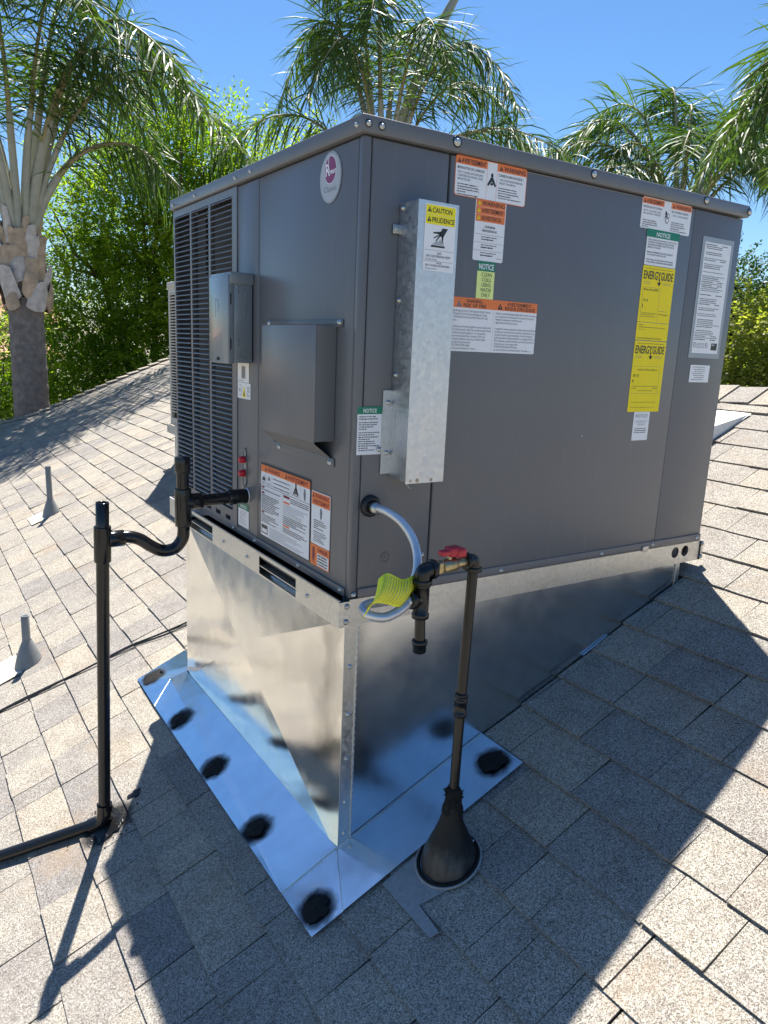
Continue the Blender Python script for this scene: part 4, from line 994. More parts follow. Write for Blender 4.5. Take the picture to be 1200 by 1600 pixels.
m.build('valve_handle', 'red', gas, loc=(.10, GY, ZE + .03))
pipe('nipple', [(LX, GY, .112), (LX, GY, .090)], G, 'iron', gas)
m = MB(); m.lathe([(.0115, -.038), (.0175, -.038), (.0180, -.029), (.0160, -.027), (.0160, .027), (.0180, .029), (.0175, .038), (.0115, .038)], (LX, GY, .064), (0, 0, 1), 22); m.lathe([(.0155, 0), (.0158, .018), (.0178, .019), (.0178, .027), (.012, .028)], (LX, GY, .066), (-1, 0, 0), 20)
m.build('tee', 'iron', gas, loc=(LX, GY, .056))
pipe('drip_leg', [(LX, GY, .032), (LX + .002, GY, -.034)], G, 'iron', gas)
m = MB(); m.lathe([(.0115, .014), (.0165, .013), (.0168, .006), (.0145, .005), (.0140, -.012), (.0120, -.014), (.0001, -.014)], (LX + .002, GY, -.036), (0, 0, 1), 14); m.build('end_cap', 'iron', gas, loc=(LX, GY, -.036))
m = MB(); m.lathe([(.009, 0), (.0118, .001), (.0118, .011), (.009, .012), (.0090, .020)], (LX - .024, GY, .066), (-1, 0, -.1), 6); m.build('hose_nut', 'zinc', gas, loc=(LX - .03, GY, .058))
# flex hose
hp = spline([(.046, .004, .212), (.046, -.022, .2115), (.048, -.045, .213), (.052, -.075, .210), (.060, -.110, .196), (.066, -.140, .170), (.064, -.162, .142), (.055, -.178, .117), (.044, -.184, .092), (.034, -.185, .070), (.014, -.182, .056), (-.025, -.180, .056), (-.064, -.190, .061), (-.088, -.204, .061), (-.094, -.222, .058), (-.084, -.232, .052), (-.060, -.236, .047), (-.031, -.232, .050), (-.006, -.226, .058), (.006, GY, .066)], 14)
m = MB(); rr = []
N = len(hp)
for i in range(N): rr.append(.0094 if i < N * .52 else (.0098 if i % 2 else .0078))
m.tube(hp, rr, 16); m.build('flex_hose', 'hose', gas, loc=hp[0])
m = MB(); m.lathe([(.0095, 0), (.0112, .001), (.0112, .010), (.0135, .011), (.0135, .022), (.0118, .023), (.0118, .030), (.0100, .031)], (.046, -.006, .212), (0.03, -1, -.02), 8); m.build('hose_nut', 'zinc', gas, loc=(.046, -.02, .212))
# yellow tag wrapped on the hose
m = MB(); nu, nv = 22, 8; grid = []
topc = spline([(.064, -.172, .118), (.060, -.190, .117), (.042, -.197, .116), (.018, -.210, .112), (-.004, -.214, .110), (-.023, -.218, .119), (-.041, -.222, .129), (-.055, -.224, .131), (-.066, -.219, .121)], 4)
botc = spline([(.034, -.178, .048), (.020, -.206, .046), (-.003, -.215, .052), (-.022, -.230, .060), (-.045, -.240, .070), (-.068, -.246, .080), (-.088, -.249, .085), (-.104, -.249, .080), (-.114, -.241, .053)], 4)
n_ = len(topc)
for i in range(n_):
    for j in range(nv + 1):
        t = j / nv; p_ = topc[i].lerp(botc[i], t); p_ = p_ + Vector((0, -.012 * math.sin(math.pi * t), 0)) * (0.3 + 0.7 * min(1, i / 10)); grid.append(p_)
fs = [(i * (nv + 1) + j, i * (nv + 1) + j + 1, (i + 1) * (nv + 1) + j + 1, (i + 1) * (nv + 1) + j) for i in range(n_ - 1) for j in range(nv)]
m.add(grid, fs, 0, True)
# printed lines running down the tag
r_ = random.Random(12)
def tg(s_, t):
    f_ = s_ * (n_ - 1); i = min(int(f_), n_ - 2); g = f_ - i
    p_ = topc[i].lerp(topc[i + 1], g).lerp(botc[i].lerp(botc[i + 1], g), t); k = (0.3 + 0.7 * min(1, f_ / 10))
    return p_ + Vector((0, -.012 * math.sin(math.pi * t) * k - .0007, 0.0003))
for i in range(17):
    s_ = .10 + i * .047; t = .06
    if i in (3, 4): continue
    while t < .92:
        d = r_.uniform(.02, .06); 
        m.add([tg(s_, t), tg(s_, t + d), tg(s_ + .012, t + d), tg(s_ + .012, t)], [(0, 1, 2, 3)], 1); t += d + .018
m.build('tag', ['tag', 'ink_grey'], gas, loc=topc[6], label='curled yellow paper tag with lines of print')
# roof boot
boot = thing('pipe_flashing', 'tar smeared metal cone flashing where the gas pipe leaves the roof', 'flashing', RP(.153, -.226))
bc = RP(.155, -.226, .0105)
jt = lambda a, h: .05 * noise.noise(Vector((math.cos(a) * 2, math.sin(a) * 2, h * 30)))
m = MB(); n = 36; prof = [(.065, .0), (.0645, .008), (.059, .024), (.049, .044), (.0385, .066), (.0295, .088), (.0235, .110), (.0205, .134)]
for (mi_, pr) in ((0, prof),):
    vs = []
    for (r_0, h) in pr:
        for k in range(n):
            a = 2 * math.pi * k / n; t = h / .134
            base = bc + (Vector((1, 0, SL)).normalized() * math.cos(a) + Vector((0, 1, 0)) * math.sin(a)) * r_0 * (1 + jt(a, h))
            vs.append(base.lerp(Vector((GX + r_0 * math.cos(a), GY + r_0 * math.sin(a), bc.z + h)), t) + Vector((0, 0, h * (1 - t) * 1.0)))
    m.add(vs, [(i * n + k, i * n + (k + 1) % n, (i + 1) * n + (k + 1) % n, (i + 1) * n + k) for i in range(len(pr) - 1) for k in range(n)], 0, True)
mt, nt, bs = new_mat('tarred_metal_cone')
v_ = coords(nt); sepz = nt.nodes.new('ShaderNodeSeparateXYZ'); nt.links.new(v_, sepz.inputs[0])
mr = nd(nt, 'ShaderNodeMapRange'); mr.inputs['From Min'].default_value = bc.z + .02; mr.inputs['From Max'].default_value = bc.z + .10; nt.links.new(sepz.outputs[2], mr.inputs[0])
nz = noise_tex(nt, coords(nt, (1, 1, .25)), 38, 5, .7); ad = nt.nodes.new('ShaderNodeMath'); ad.operation = 'ADD'; nt.links.new(mr.outputs[0], ad.inputs[0]); nt.links.new(nz, ad.inputs[1])
fk = ramp(nt, ad.outputs[0], [(.42, 0.0), (.85, 1.0)])
nt.links.new(mixc(nt, fk, (.065, .063, .06), (.012, .011, .010)), bs.inputs['Base Color']); nt.links.new(mixf(nt, fk, .38, .55), bs.inputs['Roughness']); bs.inputs['Metallic'].default_value = .35
bump(nt, bs, nz, .6, .003); MT['cone'] = mt
m.build('cone', 'cone', boot, loc=bc)
m = MB()
ringp = [bc + (Vector((1, 0, SL)).normalized() * math.cos(a) + Vector((0, 1, 0)) * math.sin(a)) * .0705 for a in [2 * math.pi * k / 36 for k in range(37)]]
m.tube(ringp, .0042, 8, cap=False); m.build('base_ring', 'tar_mat', boot, loc=bc)
ringp = [bc - RN * .001 + (Vector((1, 0, SL)).normalized() * math.cos(a) + Vector((0, 1, 0)) * math.sin(a)) * .0765 for a in [2 * math.pi * k / 36 for k in range(37)]]
m = MB(); m.tube(ringp, .0032, 8, cap=False); m.build('base_ring', 'galv_old', boot, loc=bc)
m = MB(); c = Vector((GX, GY, bc.z + .130)); jj = lambda a, h: .22 * noise.noise(Vector((math.cos(a) * 3, math.sin(a) * 3, h * 160)))
m.lathe([(.0245, -.014), (.0215, 0), (.0190, .012), (.0185, .026), (.0200, .034), (.0145, .044), (.0115, .046)], c, (0, 0, 1), 22, 0, jj)
r_ = random.Random(8)
for i in range(16):
    a = r_.uniform(0, 6.28); z = r_.uniform(.018, .042); p0 = c + Vector((math.cos(a) * .017, math.sin(a) * .017, z)); m.tube([p0, p0 + Vector((math.cos(a) * .008, math.sin(a) * .008, r_.uniform(-.004, .007)))], [.003, .0005], 5)
m.build('tar_seal', 'tar_mat', boot, loc=c)
Pl = [(.020, -.162), (.020, -.345), (.040, -.349), (.047, -.268), (.11, -.288), (.13, -.162)]
m = MB(); T_ = [RP(x, y, .0098) for x, y in Pl]; lo = [p_ - RN * .002 for p_ in T_]; n = len(T_)
m.add(T_, [tuple(range(n))]); m.add(lo, [tuple(range(n))[::-1]])
for i in range(n): j = (i + 1) % n; m.add([T_[i], lo[i], lo[j], T_[j]], [(0, 1, 2, 3)])
m.build('base_plate', 'galv_old', boot, loc=T_[0])
tag_o = MB(); tag_o.tube([RP(.205, -.238, .014), RP(.212, -.243, .019), RP(.218, -.240, .016)], .0016, 5)
tag(tag_o.build('plastic_scrap', 'ink_white', loc=RP(.21, -.24, .015)), 'tiny white scrap lying by the black cone flashing', 'scrap')

# ------------------------------------------------------------------ roof vents, cables
def vent(x, y, top, r, label, sheetdir):
    t = thing('vent_pipe', label, 'vent pipe', RP(x, y), 'small grey vent pipes on the left of the roof')
    b0 = RP(x, y, .006)
    m = MB(); hh_ = top - b0.z; m.lathe([(r, 0), (r, hh_), (r * .95, hh_ + .001), (r * .72, hh_), (r * .72, .06), (.0001, .06)], b0, (0, 0, 1), 20); m.build('pipe', 'pvc', t, loc=b0)
    m = MB(); n = 24; vs = []
    for (rr_, h) in ((.060, 0), (.046, .04), (.032, .075), (r * 1.06, .105)):
        for k in range(n):
            a = 2 * math.pi * k / n; f_ = h / .105
            p0 = b0 + (Vector((1, 0, SL)).normalized() * math.cos(a) + Vector((0, 1, 0)) * math.sin(a)) * rr_ + Vector((0, 0, h)); p1 = Vector((x + rr_ * math.cos(a), y + rr_ * math.sin(a), b0.z + h)); vs.append(p0.lerp(p1, f_))
    m.add(vs, [(i * n + k, i * n + (k + 1) % n, (i + 1) * n + (k + 1) % n, (i + 1) * n + k) for i in range(3) for k in range(n)], 0, True); m.build('cone_flashing', 'pvc', t, loc=b0)
    m = MB(); P = [RP(x - .13, y - .07, .0100), RP(x - .03, y - .07, .0100), RP(x - .03, y + .14, .0100), RP(x - .13, y + .14, .0100)]; m.add(P, [(0, 1, 2, 3)]); m.build('base_sheet', 'tan_metal', t, loc=P[0])
    return t
vent(-.010, 4.00, -.318, .019, 'farther grey vent pipe with a cone base, up in the middle of the left slope', 0)
vent(-.440, 1.945, -.620, .017, 'nearer grey vent pipe with a cone base at the left edge, above the black cables', 0)
for j, (off, lab) in enumerate((((0, 0), 'thick black cable crossing the shingles to the far corner of the curb'), ((.012, -.012), 'thin dark cable running just below the thick one over the shingles'))):
    pts = [(-1.6, 1.78), (-1.0, 1.70), (-.587, 1.641), (-.45, 1.618), (-.285, 1.590), (-.11, 1.568), (-.005, 1.527), (.11, 1.489), (.35, 1.44)]
    hh = .0125
    m = MB(); P = spline([RP(x + off[0], y + off[1] - (.022 * math.sin((x + 1.6) * 4.3) if j else 0), hh) for x, y in pts], 6); m.tube(P, .0042 if j == 0 else .0024, 8)
    tag(m.build('cable', 'rubber', loc=P[0]), lab, 'cable')
# slant back roof vent by the ridge
t = thing('roof_vent', 'low off white slanted roof vent poking out behind the right end of the unit', 'roof vent', RP(2.1, .7))
m = MB(); x0, x1, y0, y1 = 1.93, 2.26, .475, .86
A0, B0_, C0, D0 = RP(x0, y0, .004), RP(x1, y0, .004), RP(x1, y1, .004), RP(x0, y1, .004); E0 = A0 + Vector((0.02, .01, .085)); F0 = D0 + Vector((0.02, -.01, .085))
B1 = B0_ + Vector((0, 0, .006)); C1 = C0 + Vector((0, 0, .006))
m.add([A0, B0_, C0, D0, E0, F0, B1, C1], [(4, 6, 7, 5), (0, 1, 6, 4), (3, 5, 7, 2), (1, 2, 7, 6)]); m.build('hood', 'white_metal', t, loc=A0)
m = MB(); m.add([A0 + Vector((.004, .004, .0)), D0 + Vector((.004, -.004, .0)), F0 + Vector((.002, -.004, -.006)), E0 + Vector((.002, .004, -.006))], [(0, 1, 2, 3)]); m.build('dark_opening', 'black_void', t, loc=A0)  # flat black sheet, painted as the shade inside the vent opening
m = MB(); P = [RP(x0 - .03, y0 - .004, .0102), RP(x1 + .01, y0 - .004, .0102), RP(x1 + .01, y1 + .03, .0102), RP(x0 - .03, y1 + .03, .0102)]; m.add(P, [(0, 1, 2, 3)]); m.build('base_flange', 'galv_old', t, loc=P[0])

# ------------------------------------------------------------------ second rooftop unit behind
u2o = thing('rooftop_unit', 'beige packaged air conditioner mostly hidden behind the left edge of the grey one', 'air conditioner', (1.4, 3.2, 0))
bx0, by0, by1, bz0, bz1 = .776, 2.62, 3.835, -.03, .925
m = MB(); m.bbox((bx0 - .008, by0 - .01, bz1 - .035), (bx0 + 1.30, by1 + .006, bz1), .003); m.build('top_panel', 'beige', u2o)
m = MB(); m.box((bx0 + .03, by0, bz0), (bx0 + 1.29, by1, bz1 - .035)); m.build('cabinet', 'beige', u2o)
m = MB()
for (a, c) in ((by0, by0 + .63), (by0 + .80, by0 + .82), (by0 + .97, by0 + .99), (by1 - .035, by1)): m.box((bx0, a, bz0), (bx0 + .02, c, bz1 - .035))
m.box((bx0, by0 + .63, bz1 - .075), (bx0 + .02, by1 - .035, bz1 - .035)); m.box((bx0, by0 + .63, bz0), (bx0 + .02, by1 - .035, bz0 + .05)); g2 = m.build('coil_guard', 'beige', u2o)
m = MB(); m.box((bx0 + .022, by0 + .6, bz0 + .04), (bx0 + .029, by1 - .02, bz1 - .05)); m.build('coil_space', 'black_void', u2o)  # black sheet behind the slats, interior shade painted in
m = MB(); m.box((-.004, 0, -.004), (.012, .56, .003)); o0 = m.build('louver_blade', 'beige'); me = o0.data; bpy.data.objects.remove(o0)
for i in range(42):
    o = bpy.data.objects.new('louver_blade', me); COL.objects.link(o); o.parent = g2; o.location = Vector((bx0, by0 + .63, bz1 - .08 - i * .019)) - Vector(u2o.location); o.location = Vector((bx0, by0 + .63, bz1 - .08 - i * .019)) - (Vector(u2o.location) + Vector(g2.location))
cu2 = thing('roof_curb', 'plain galvanised curb under the beige unit at the back', 'roof curb', (1.3, 3.2, -.3))
m = MB(); xa, xb = bx0 + .02, bx0 + 1.2
m.add([(xa, by0 + .02, RZ(xa)), (xb, by0 + .02, RZ(xb)), (xb, by0 + .02, bz0 - .002), (xa, by0 + .02, bz0 - .002), (xa, by1 - .02, RZ(xa)), (xb, by1 - .02, RZ(xb)), (xb, by1 - .02, bz0 - .002), (xa, by1 - .02, bz0 - .002)], [(0, 1, 2, 3), (4, 7, 6, 5), (0, 3, 7, 4), (1, 5, 6, 2)]); m.build('curb_wall', 'galv_rail', cu2)
m = MB(); m.box((bx0 - .02, by0 - .01, bz0 - .06), (bx0 - .018, by1 + .02, bz0 - .001)); m.box((bx0 - .02, by0 - .012, bz0 - .06), (bx0 + 1.3, by0 - .01, bz0 - .001)); m.build('base_rail', 'galv_rail', cu2)

# ------------------------------------------------------------------ vegetation
RT = Vector((.836, -.549, 0)); FW = Vector((.549, .836, 0)); UP = Vector((0, 0, 1))
def frond(tree, pts, leaf, seed, pet=.20, rb=.035, dens=60, wid=.019, droop=1.0, label=None, t0=None):
    """pts: rachis control points, leaflets along it in several planes, hanging at the tips"""
    r = random.Random(seed); P = spline(pts, 7); n = len(P)
    m = MB(); rad_ = [max(.004, rb * (1 - i / n) ** 1.1) for i in range(n)]
    ip = max(2, int(n * pet))
    m.tube(P[:ip + 1], [x * 1.25 for x in rad_[:ip + 1]], 8, 0); m.tube(P[ip:], rad_[ip:], 6, 1)
    tot = sum((P[i + 1] - P[i]).length for i in range(n - 1)); cnt = int(dens * tot / 3.0)
    for k in range(cnt):
        t = pet + (1 - pet) * (k + r.random()) / cnt
        f_ = t * (n - 1); i = min(int(f_), n - 2); p = P[i].lerp(P[i + 1], f_ - i); T = (P[i + 1] - P[i]).normalized()
        side = T.cross(UP)
        if side.length < .05: side = RT.copy()
        side.normalize(); nu_ = side.cross(T).normalized()
        tt = (t - pet) / (1 - pet); ln = leaf * (0.45 + 0.9 * math.sin(math.pi * min(1, tt * .85 + .12))) * r.uniform(.8, 1.15)
        for s_ in (-1, 1):
            an = r.uniform(-1.15, .75)
            d = (side * s_ * math.cos(an) + nu_ * math.sin(an) + T * r.uniform(.35, .85) - UP * r.uniform(0, .75)).normalized()
            w0 = wid * r.uniform(.7, 1.25); g = droop * r.uniform(.25, 1.1)
            q = p.copy(); dd = d.copy(); seg = 4; L0 = []; R0 = []
            tw = r.uniform(-1, 1)
            for j in range(seg + 1):
                wv = dd.cross(UP)
                if wv.length < .1: wv = side.copy()
                wv.normalize(); wv = (Matrix.Rotation(tw + j * .25, 3, dd) @ wv)
                ww = w0 * (0.55, 1.0, .95, .6, .04)[j]
                L0.append(q - wv * ww); R0.append(q + wv * ww)
                q = q + dd * (ln / seg); dd = (dd + Vector((0, 0, -.16 * g * (1 + j * .8)))).normalized()
            vs = L0 + R0; m.add(vs, [(j, j + seg + 1, j + seg + 2, j + 1) for j in range(seg)], 2, False, r.random())
    return m.build('frond', ['petiole', 'rachis', 'palm'], tree, loc=P[0], label=label)

def arc(base, dirv, length, rise, drop, seed):
    """an arching rachis: climbs, bends outward, hangs"""
    r = random.Random(seed); d = Vector(dirv).normalized(); out = []
    for i in range(7):
        t = i / 6
        h = rise * math.sin(min(1, t * 1.25) * math.pi * .5) - drop * t ** 2.6
        out.append(base + d * length * (t ** 1.25) + UP * h + Vector((r.uniform(-.05, .05), r.uniform(-.05, .05), 0)) * t)
    return out

def palm(base, crown_z, r0, r1, label, arcs, leaf=.62, dens=60, wid=.019, lean=(0, 0), fb=.15):
    t = thing('palm_tree', label, 'palm tree', base, 'queen palms standing behind the roof')
    base = Vector(base); top = Vector((base.x + lean[0], base.y + lean[1], crown_z))
    m = MB(); pts = []; rr = []
    nseg = 130
    for i in range(nseg + 1):
        f_ = i / nseg; pts.append(base.lerp(top, f_)); rr.append((r0 + (r1 - r0) * f_) * (1 + .022 * math.sin(i * 2.4) + .012 * math.sin(i * 5.1)))
    m.tube(pts, rr, 24, 0, True, True); m.build('trunk', 'bark', t, loc=base)
    # old leaf bases wrapped round the top of the trunk, lower rims flaring out
    r = random.Random(int(crown_z * 100))
    fib = MB(); fib.tube([top + UP * (.02 + .12 * i) for i in range(9)], [r1 * (1.05 - .05 * i) for i in range(9)], 18); fib.build('fibre_sheath', 'bark', t, loc=top)
    for ring in range(8):
        zz = top.z - .08 + ring * .115; base_r = r1 * (1.22 - .065 * ring)
        for a0 in range(5):
            a = a0 * 2 * math.pi / 5 + ring * 1.1 + r.uniform(-.3, .3); wd_ = r.uniform(.40, .62); vs = []; nu_ = 8; nv_ = 6
            hgt = r.uniform(.18, .36); tilt = r.uniform(-.25, .25); flare = r.uniform(.0, .05)
            for iv in range(nv_ + 1):
                fv = iv / nv_
                for iu in range(nu_ + 1):
                    fu = iu / nu_ - .5; ww = wd_ * (1 - .5 * fv); aa = a + fu * 2 * ww
                    rr_ = base_r * (1 + .10 * math.sin(fv * 2.2)) + flare * fv * 1.5 + .045 * (1 - (2 * fu) ** 2) * (1 - .4 * fv) + .018 * noise.noise(Vector((aa * 4, fv * 5, ring)))
                    zz_ = zz + hgt * fv - .09 * (1 - (2 * fu) ** 2) * (1 - fv) + tilt * fu * .3 + .025 * noise.noise(Vector((aa * 9, 3, ring))) * (iv == nv_)
                    vs.append(Vector((top.x + rr_ * math.cos(aa), top.y + rr_ * math.sin(aa), zz_)))
            q = MB(); q.add(vs, [(iv * (nu_ + 1) + iu, iv * (nu_ + 1) + iu + 1, (iv + 1) * (nu_ + 1) + iu + 1, (iv + 1) * (nu_ + 1) + iu) for iv in range(nv_) for iu in range(nu_)], 0, True)
            back = [v - (v - Vector((top.x, top.y, v.z))).normalized() * .03 for v in vs]; n9 = nu_ + 1
            q.add([vs[k] for k in range(n9)] + [back[k] for k in range(n9)], [(k, k + 1, n9 + k + 1, n9 + k) for k in range(nu_)]); L9 = nv_ * n9
            q.add([vs[L9 + k] for k in range(n9)] + [back[L9 + k] for k in range(n9)], [(k + 1, k, n9 + k, n9 + k + 1) for k in range(nu_)])
            q.build('leaf_base', ('boot', 'boot_pale', 'boot')[(a0 + ring * 2) % 3], t, loc=vs[0])
    for i, (az, ln, rise, drop) in enumerate(arcs):
        d = RT * math.cos(az) + FW * math.sin(az)
        a = arc(top + UP * fb + d * r1 * .55, d, ln, rise, drop, i + int(base.x * 10))
        frond(t, a, leaf, i * 7 + int(base.y * 10), pet=.24, rb=.036 + .02 * ((i * 37) % 10) / 10, dens=dens, wid=wid)
    return t, top

R_ = rad
# left palm right behind the rake
palmL = palm((0.62, 9.27, GZ), 0.98, .25, .205, 'nearest palm at the left with a thick ringed trunk and peeling boots under its crown', [
    (R_(0), 2.75, 2.5, 1.6), (R_(-18), 1.7, 2.3, .8), (R_(25), 2.1, 2.9, 1.0), (R_(60), 2.2, 2.6, 1.2), (R_(95), 2.0, 2.9, .9), (R_(140), 2.4, 2.6, 1.3), (R_(175), 2.3, 2.4, 1.4),
    (R_(205), 2.0, 2.8, 1.0), (R_(240), 1.6, 2.9, .9), (R_(285), 1.35, 2.9, .7), (R_(320), 1.9, 3.0, 1.2), (R_(345), 2.4, 2.9, 1.6), (R_(10), 1.2, 3.4, .3), (R_(262), 1.9, 2.5, 1.7), (R_(8), 2.2, 1.6, 1.4)], leaf=.66, dens=84, wid=.0108, fb=.78)
# centre palm
palmC = palm((5.86, 9.25, GZ), 2.45, .24, .17, 'middle palm whose crown rises above the near top corner of the grey unit', [
    (R_(180), 2.9, 1.75, 1.5), (R_(168), 1.77, 3.50, 2.3), (R_(155), 1.03, 3.80, .8), (R_(200), 1.03, 3.90, 1.0), (R_(15), 3.5, 1.75, 1.5), (R_(-20), 2.05, 2.80, 1.6), (R_(40), 1.71, 3.00, 1.2),
    (R_(80), 1.60, 3.30, 1.0), (R_(260), 1.37, 3.20, 1.4), (R_(300), 1.71, 2.90, 1.6), (R_(5), 2.17, 2.40, 1.5), (R_(120), 1.82, 3.10, 1.2), (R_(228), 1.48, 2.70, 1.6), (R_(340), 3.31, 1.40, 1.2)], leaf=.66, dens=84, wid=.0108, fb=.35)
spear = [palmC[1] + UP * .3 + RT * .0, palmC[1] + UP * 1.6 + RT * .28, palmC[1] + UP * 2.9 + RT * .80, palmC[1] + UP * 3.9 + RT * 1.35]
m = MB(); m.tube(spline(spear, 6), [.03 + .055 * math.sin(math.pi * i / 18) for i in range(19)], 8, 0); m.build('spear_leaf', 'petiole', palmC[0], loc=spear[0])
# right palm
palmR = palm((10.15, 6.90, GZ), 2.1, .24, .17, 'palm with a spreading crown above the right end of the grey unit', [
    (R_(182), 2.81, 1.95, 1.3), (R_(170), 2.16, 2.35, 1.2), (R_(200), 1.84, 1.95, 1.6), (R_(150), 1.73, 2.65, 1.0), (R_(5), 2.05, 2.45, 1.6), (R_(-20), 1.73, 2.05, 1.8), (R_(30), 2.05, 2.55, 1.3),
    (R_(70), 1.40, 2.75, .9), (R_(100), 1.08, 2.85, .6), (R_(250), 1.62, 2.05, 1.7), (R_(290), 1.51, 2.25, 1.5), (R_(320), 2.05, 1.85, 1.8), (R_(215), 2.16, 1.45, 1.3), (R_(355), 2.59, 1.85, 1.7)], leaf=.64, dens=84, wid=.0108, fb=.35)
m = MB(); t_ = palmR[1]; sp = [t_ + UP * .2, t_ + UP * 1.2 + RT * .12, t_ + UP * 2.25 + RT * .30]
m.tube(spline(sp, 6), [.035 - .0025 * i for i in range(13)], 8, 0); m.build('spear_leaf', 'petiole', palmR[0], loc=sp[0])
# far right palm mostly out of frame
palmF = palm((8.75, 3.45, GZ), 2.35, .24, .17, 'rightmost palm, only its hanging frond tips reach into the picture', [
    (R_(175), 1.75, 1.9, 2.0), (R_(190), 1.5, 2.2, 2.0), (R_(160), 1.5, 1.9, 1.5), (R_(210), 1.4, 1.4, 1.6), (R_(140), 1.3, 2.4, 1.2), (R_(0), 1.8, 1.8, 1.4), (R_(40), 1.8, 1.8, 1.4), (R_(90), 1.8, 1.8, 1.4), (R_(270), 1.6, 1.8, 1.4), (R_(310), 1.8, 1.8, 1.4), (R_(240), 1.6, 1.6, 1.6)], leaf=.66, dens=70, wid=.0115, fb=.3)

def leafy(name, label, cat, base, clumps, mat, nl, size, seed, trunk_r=.12, group=None, sprigs=0):
    """trunk with limbs reaching every clump; leaves set along twigs through the volume of the clumps"""
    r = random.Random(seed); t = thing(name, label, cat, base, group); base = Vector(base)
    cs = [(Vector(c), Vector(rr)) for c, rr in clumps]
    mid = sum((c for c, _ in cs), Vector()) / len(cs)
    m = MB(); fork = base.lerp(Vector((mid.x, mid.y, base.z)), .6) + UP * max(.4, (mid.z - base.z) * .45)
    m.tube(spline([base, base.lerp(fork, .5) + Vector((.05, .03, 0)), fork], 4), [trunk_r * (1 - .4 * i / 8) for i in range(9)], 9)
    for c, rr in cs:
        e = c + UP * rr.z * .3; md = fork.lerp(e, .5) + Vector((r.uniform(-.2, .2), r.uniform(-.2, .2), -.15)); m.tube(spline([fork, md, e], 4), [trunk_r * .5 * (1 - .8 * i / 8) for i in range(9)], 6)
        for k in range(5):
            e2 = c + Vector((r.uniform(-1, 1) * rr.x, r.uniform(-1, 1) * rr.y, r.uniform(-.6, 1) * rr.z)) * .8; m.tube([md.lerp(e, .6), md.lerp(e2, .7) + UP * .05, e2], [trunk_r * .22, trunk_r * .14, .006], 5)
    m.build('trunk', 'wood', t, loc=base)
    q = MB(); tot = sum(rr.x * rr.y * rr.z for _, rr in cs)
    vs = []; fs = []; tn = []
    for c, rr in cs:
        ctone = r.uniform(.12, .88)
        nt_ = max(8, int(nl * (rr.x * rr.y * rr.z) / tot / 14))
        for k in range(nt_):
            while True:
                u = Vector((r.uniform(-1, 1), r.uniform(-1, 1), r.uniform(-1, 1)))
                if u.length < 1 and (u.length > .45 or r.random() < .35): break
            p = c + Vector((u.x * rr.x, u.y * rr.y, u.z * rr.z)); d = (u.normalized() + Vector((r.uniform(-.6, .6), r.uniform(-.6, .6), r.uniform(-.1, .7)))).normalized()
            ln = r.uniform(.25, .55) * (size / .055) ** .5
            if r.random() < sprigs and u.z > .3: ln *= 1.9; d = (d * .4 + UP).normalized()
            nn = int(14 * ln / .38); tb = r.gauss(ctone, .22)
            for j in range(nn):
                f_ = j / nn; pp = p + d * ln * f_ + Vector((0, 0, -.06 * f_ * f_)); s_ = size * r.uniform(.6, 1.25)
                a = Vector((r.uniform(-1, 1), r.uniform(-1, 1), r.uniform(-.7, .5))); a = (a + d * .5).normalized(); bb = a.cross(Vector((r.uniform(-1, 1), r.uniform(-1, 1), 1))).normalized()
                o = len(vs); vs += [pp, pp + a * s_ * .5 + bb * s_ * .24, pp + a * s_, pp + a * s_ * .5 - bb * s_ * .24]
                fs.append((o, o + 1, o + 2, o + 3)); tn.append(min(1, max(0, tb + r.uniform(-.2, .2))))
    q.v = [tuple(v) for v in vs]; q.f = fs; q.m = [0] * len(fs); q.sm = [False] * len(fs); q.tone = tn
    q.build('crown', mat, t, loc=mid); return t
tc = Vector((3.04, 12.0, 0))
def C(a, z, f=0.0): return (tc.x + RT.x * a + FW.x * f, tc.y + RT.y * a + FW.y * f, z)
leafy('leafy_tree', 'bright yellow green broadleaf tree between the left palm and the grey unit', 'tree', (tc.x, tc.y, GZ), [
    (C(-.2, 2.5), (1.0, 1.0, 1.1)), (C(.8, 2.9), (.95, .95, 1.0)), (C(-1.2, 2.3), (.75, .8, .8)), (C(1.7, 2.2, .3), (1.0, 1.0, 1.2)), (C(.2, 3.4, -.2), (.7, .7, .75)), (C(-.7, 1.2), (1.0, 1.0, .9)), (C(.7, 1.3), (1.1, 1.1, 1.0)),
    (C(-1.35, .6, .2), (.75, .8, .7)), (C(0, .1), (1.3, 1.1, .9)), (C(1.5, .4), (1.1, 1.1, 1.0)), (C(-1.1, -.6, .3), (1.0, 1.0, .8)), (C(.6, -.9), (1.4, 1.1, .9)), (C(2.4, 3.0, .6), (.7, .7, .8))], 'leaf', 130000, .074, 5, .17, sprigs=.4)
leafy('shrub', 'dark green shrub filling the gap behind the left palm trunk', 'shrub', (1.0, 11.6, GZ), [((.25, 11.3, .45), (.75, .7, .75)), ((.0, 11.2, -.5), (.6, .7, .8)), ((1.35, 12.1, -.1), (.8, .7, .8)), ((1.2, 11.5, -1.2), (1.2, .9, .9)), ((-.7, 11.6, .9), (.8, .8, .8))], 'leaf', 36000, .07, 9, .08)
leafy('shrub', 'sunlit yellow green shrub beyond the right end of the grey unit', 'shrub', (9.6, 4.7, GZ), [((9.3, 5.2, .75), (.8, .8, .62)), ((9.9, 4.4, .55), (.8, .8, .8)), ((9.6, 4.7, -.4), (1.3, 1.2, .9)), ((10.6, 3.6, .5), (.9, .9, .9)), ((8.9, 6.2, .3), (.9, .9, .7))], 'leaf_yellow', 60000, .08, 11, .09)
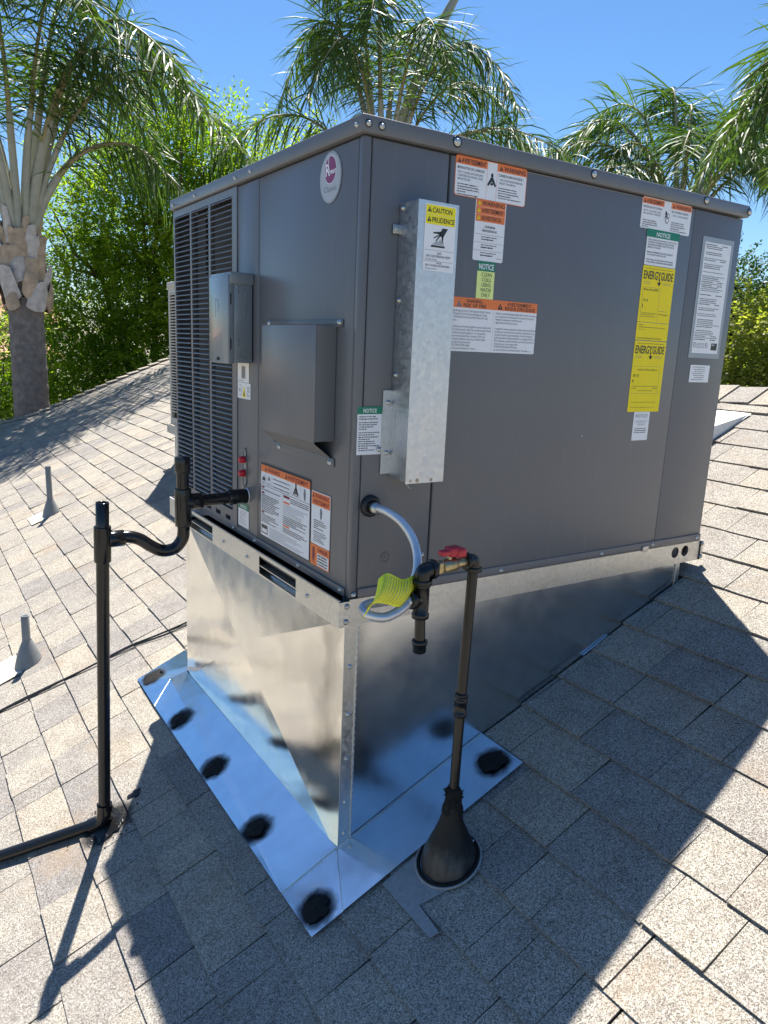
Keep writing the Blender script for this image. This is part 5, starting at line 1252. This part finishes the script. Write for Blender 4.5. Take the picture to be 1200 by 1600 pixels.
leafy('leafy_tree', 'small dark tree peeking over the yellow green shrub on the right', 'tree', (12.9, 7.2, GZ), [((12.6, 7.3, 1.85), (.45, .45, .6)), ((12.9, 7.0, 1.2), (.8, .8, .7)), ((12.3, 7.8, .9), (.9, .9, .7))], 'leaf_dark', 26000, .08, 13, .08)
# trees on the camera side, seen only as reflections or from elsewhere
for i, (x, y, z, s_) in enumerate(((-19, -12, -2.2, 2.6), (-24, 9, -2.6, 2.2), (3, -19, -1.8, 2.5))):
    leafy('leafy_tree', ('broad green tree down the slope in front of the eave', 'green tree beyond the left eave of the roof', 'green tree past the near end of the house')[i], 'tree', (x, y, GZ), [((x, y, z), (s_, s_, s_ * .9)), ((x + .8, y + 1.2, z + .6), (s_ * .7, s_ * .7, s_ * .6))], 'leaf', 9000, .2, 20 + i, .2)

# ------------------------------------------------------------------ neighbouring houses
def house(name, label, x0, y0, x1, y1, wz, rz, wall, roofm):
    t = thing(name, label, 'house', ((x0 + x1) / 2, (y0 + y1) / 2, GZ))
    m = MB(); m.box((x0, y0, GZ), (x1, y1, wz)); m.build('wall', wall, t)
    e = .4; ym = (y0 + y1) / 2; m = MB(); N = 26
    for sd_, (ya, yb_) in enumerate(((y0 - e, ym), (y1 + e, ym))):
        for i in range(N):
            xa = x0 - e + (x1 - x0 + 2 * e) * i / N; xb = x0 - e + (x1 - x0 + 2 * e) * (i + 1) / N; xm_ = (xa + xb) / 2
            m.add([(xa, ya, wz), (xm_, ya, wz + .06), (xb, ya, wz), (xb, yb_, rz), (xm_, yb_, rz + .06), (xa, yb_, rz)], [(0, 1, 4, 5), (1, 2, 3, 4)] if sd_ == 0 else [(5, 4, 1, 0), (4, 3, 2, 1)])
    m.build('roof', roofm, t)
    m = MB(); m.box((x0 - e, y0 - e - .02, wz - .16), (x1 + e, y0 - e, wz - .002)); m.build('fascia', 'fascia', t)
    for i in range(3):
        xa = x0 + (x1 - x0) * (.15 + .28 * i); m = MB(); m.box((xa, y0 - .03, wz - 1.6), (xa + .9, y0 - .005, wz - .6)); wf = m.build('window', 'ink_white', t)
        m = MB(); m.box((xa + .07, y0 - .04, wz - 1.53), (xa + .83, y0 - .031, wz - .67)); m.build('pane', 'black_void', wf)
house('neighbor_house', 'white stucco house glimpsed left of the palm trunk', -9.0, 15.5, 1.8, 22, .02, .45, 'stucco', 'clay')
house('neighbor_house', 'distant house with a terracotta roof showing between palm boots and tree', -4.0, 28.5, 4.1, 35, .8, 2.3, 'stucco_tan', 'clay')

# normals of every closed solid
for o in list(COL.objects):
    if o.type == 'MESH' and o.data.name.startswith(('shingle', 'crown', 'frond')) is False and o.data.users == 1:
        bm = bmesh.new(); bm.from_mesh(o.data); bmesh.ops.recalc_face_normals(bm, faces=bm.faces[:]); bm.to_mesh(o.data); bm.free()
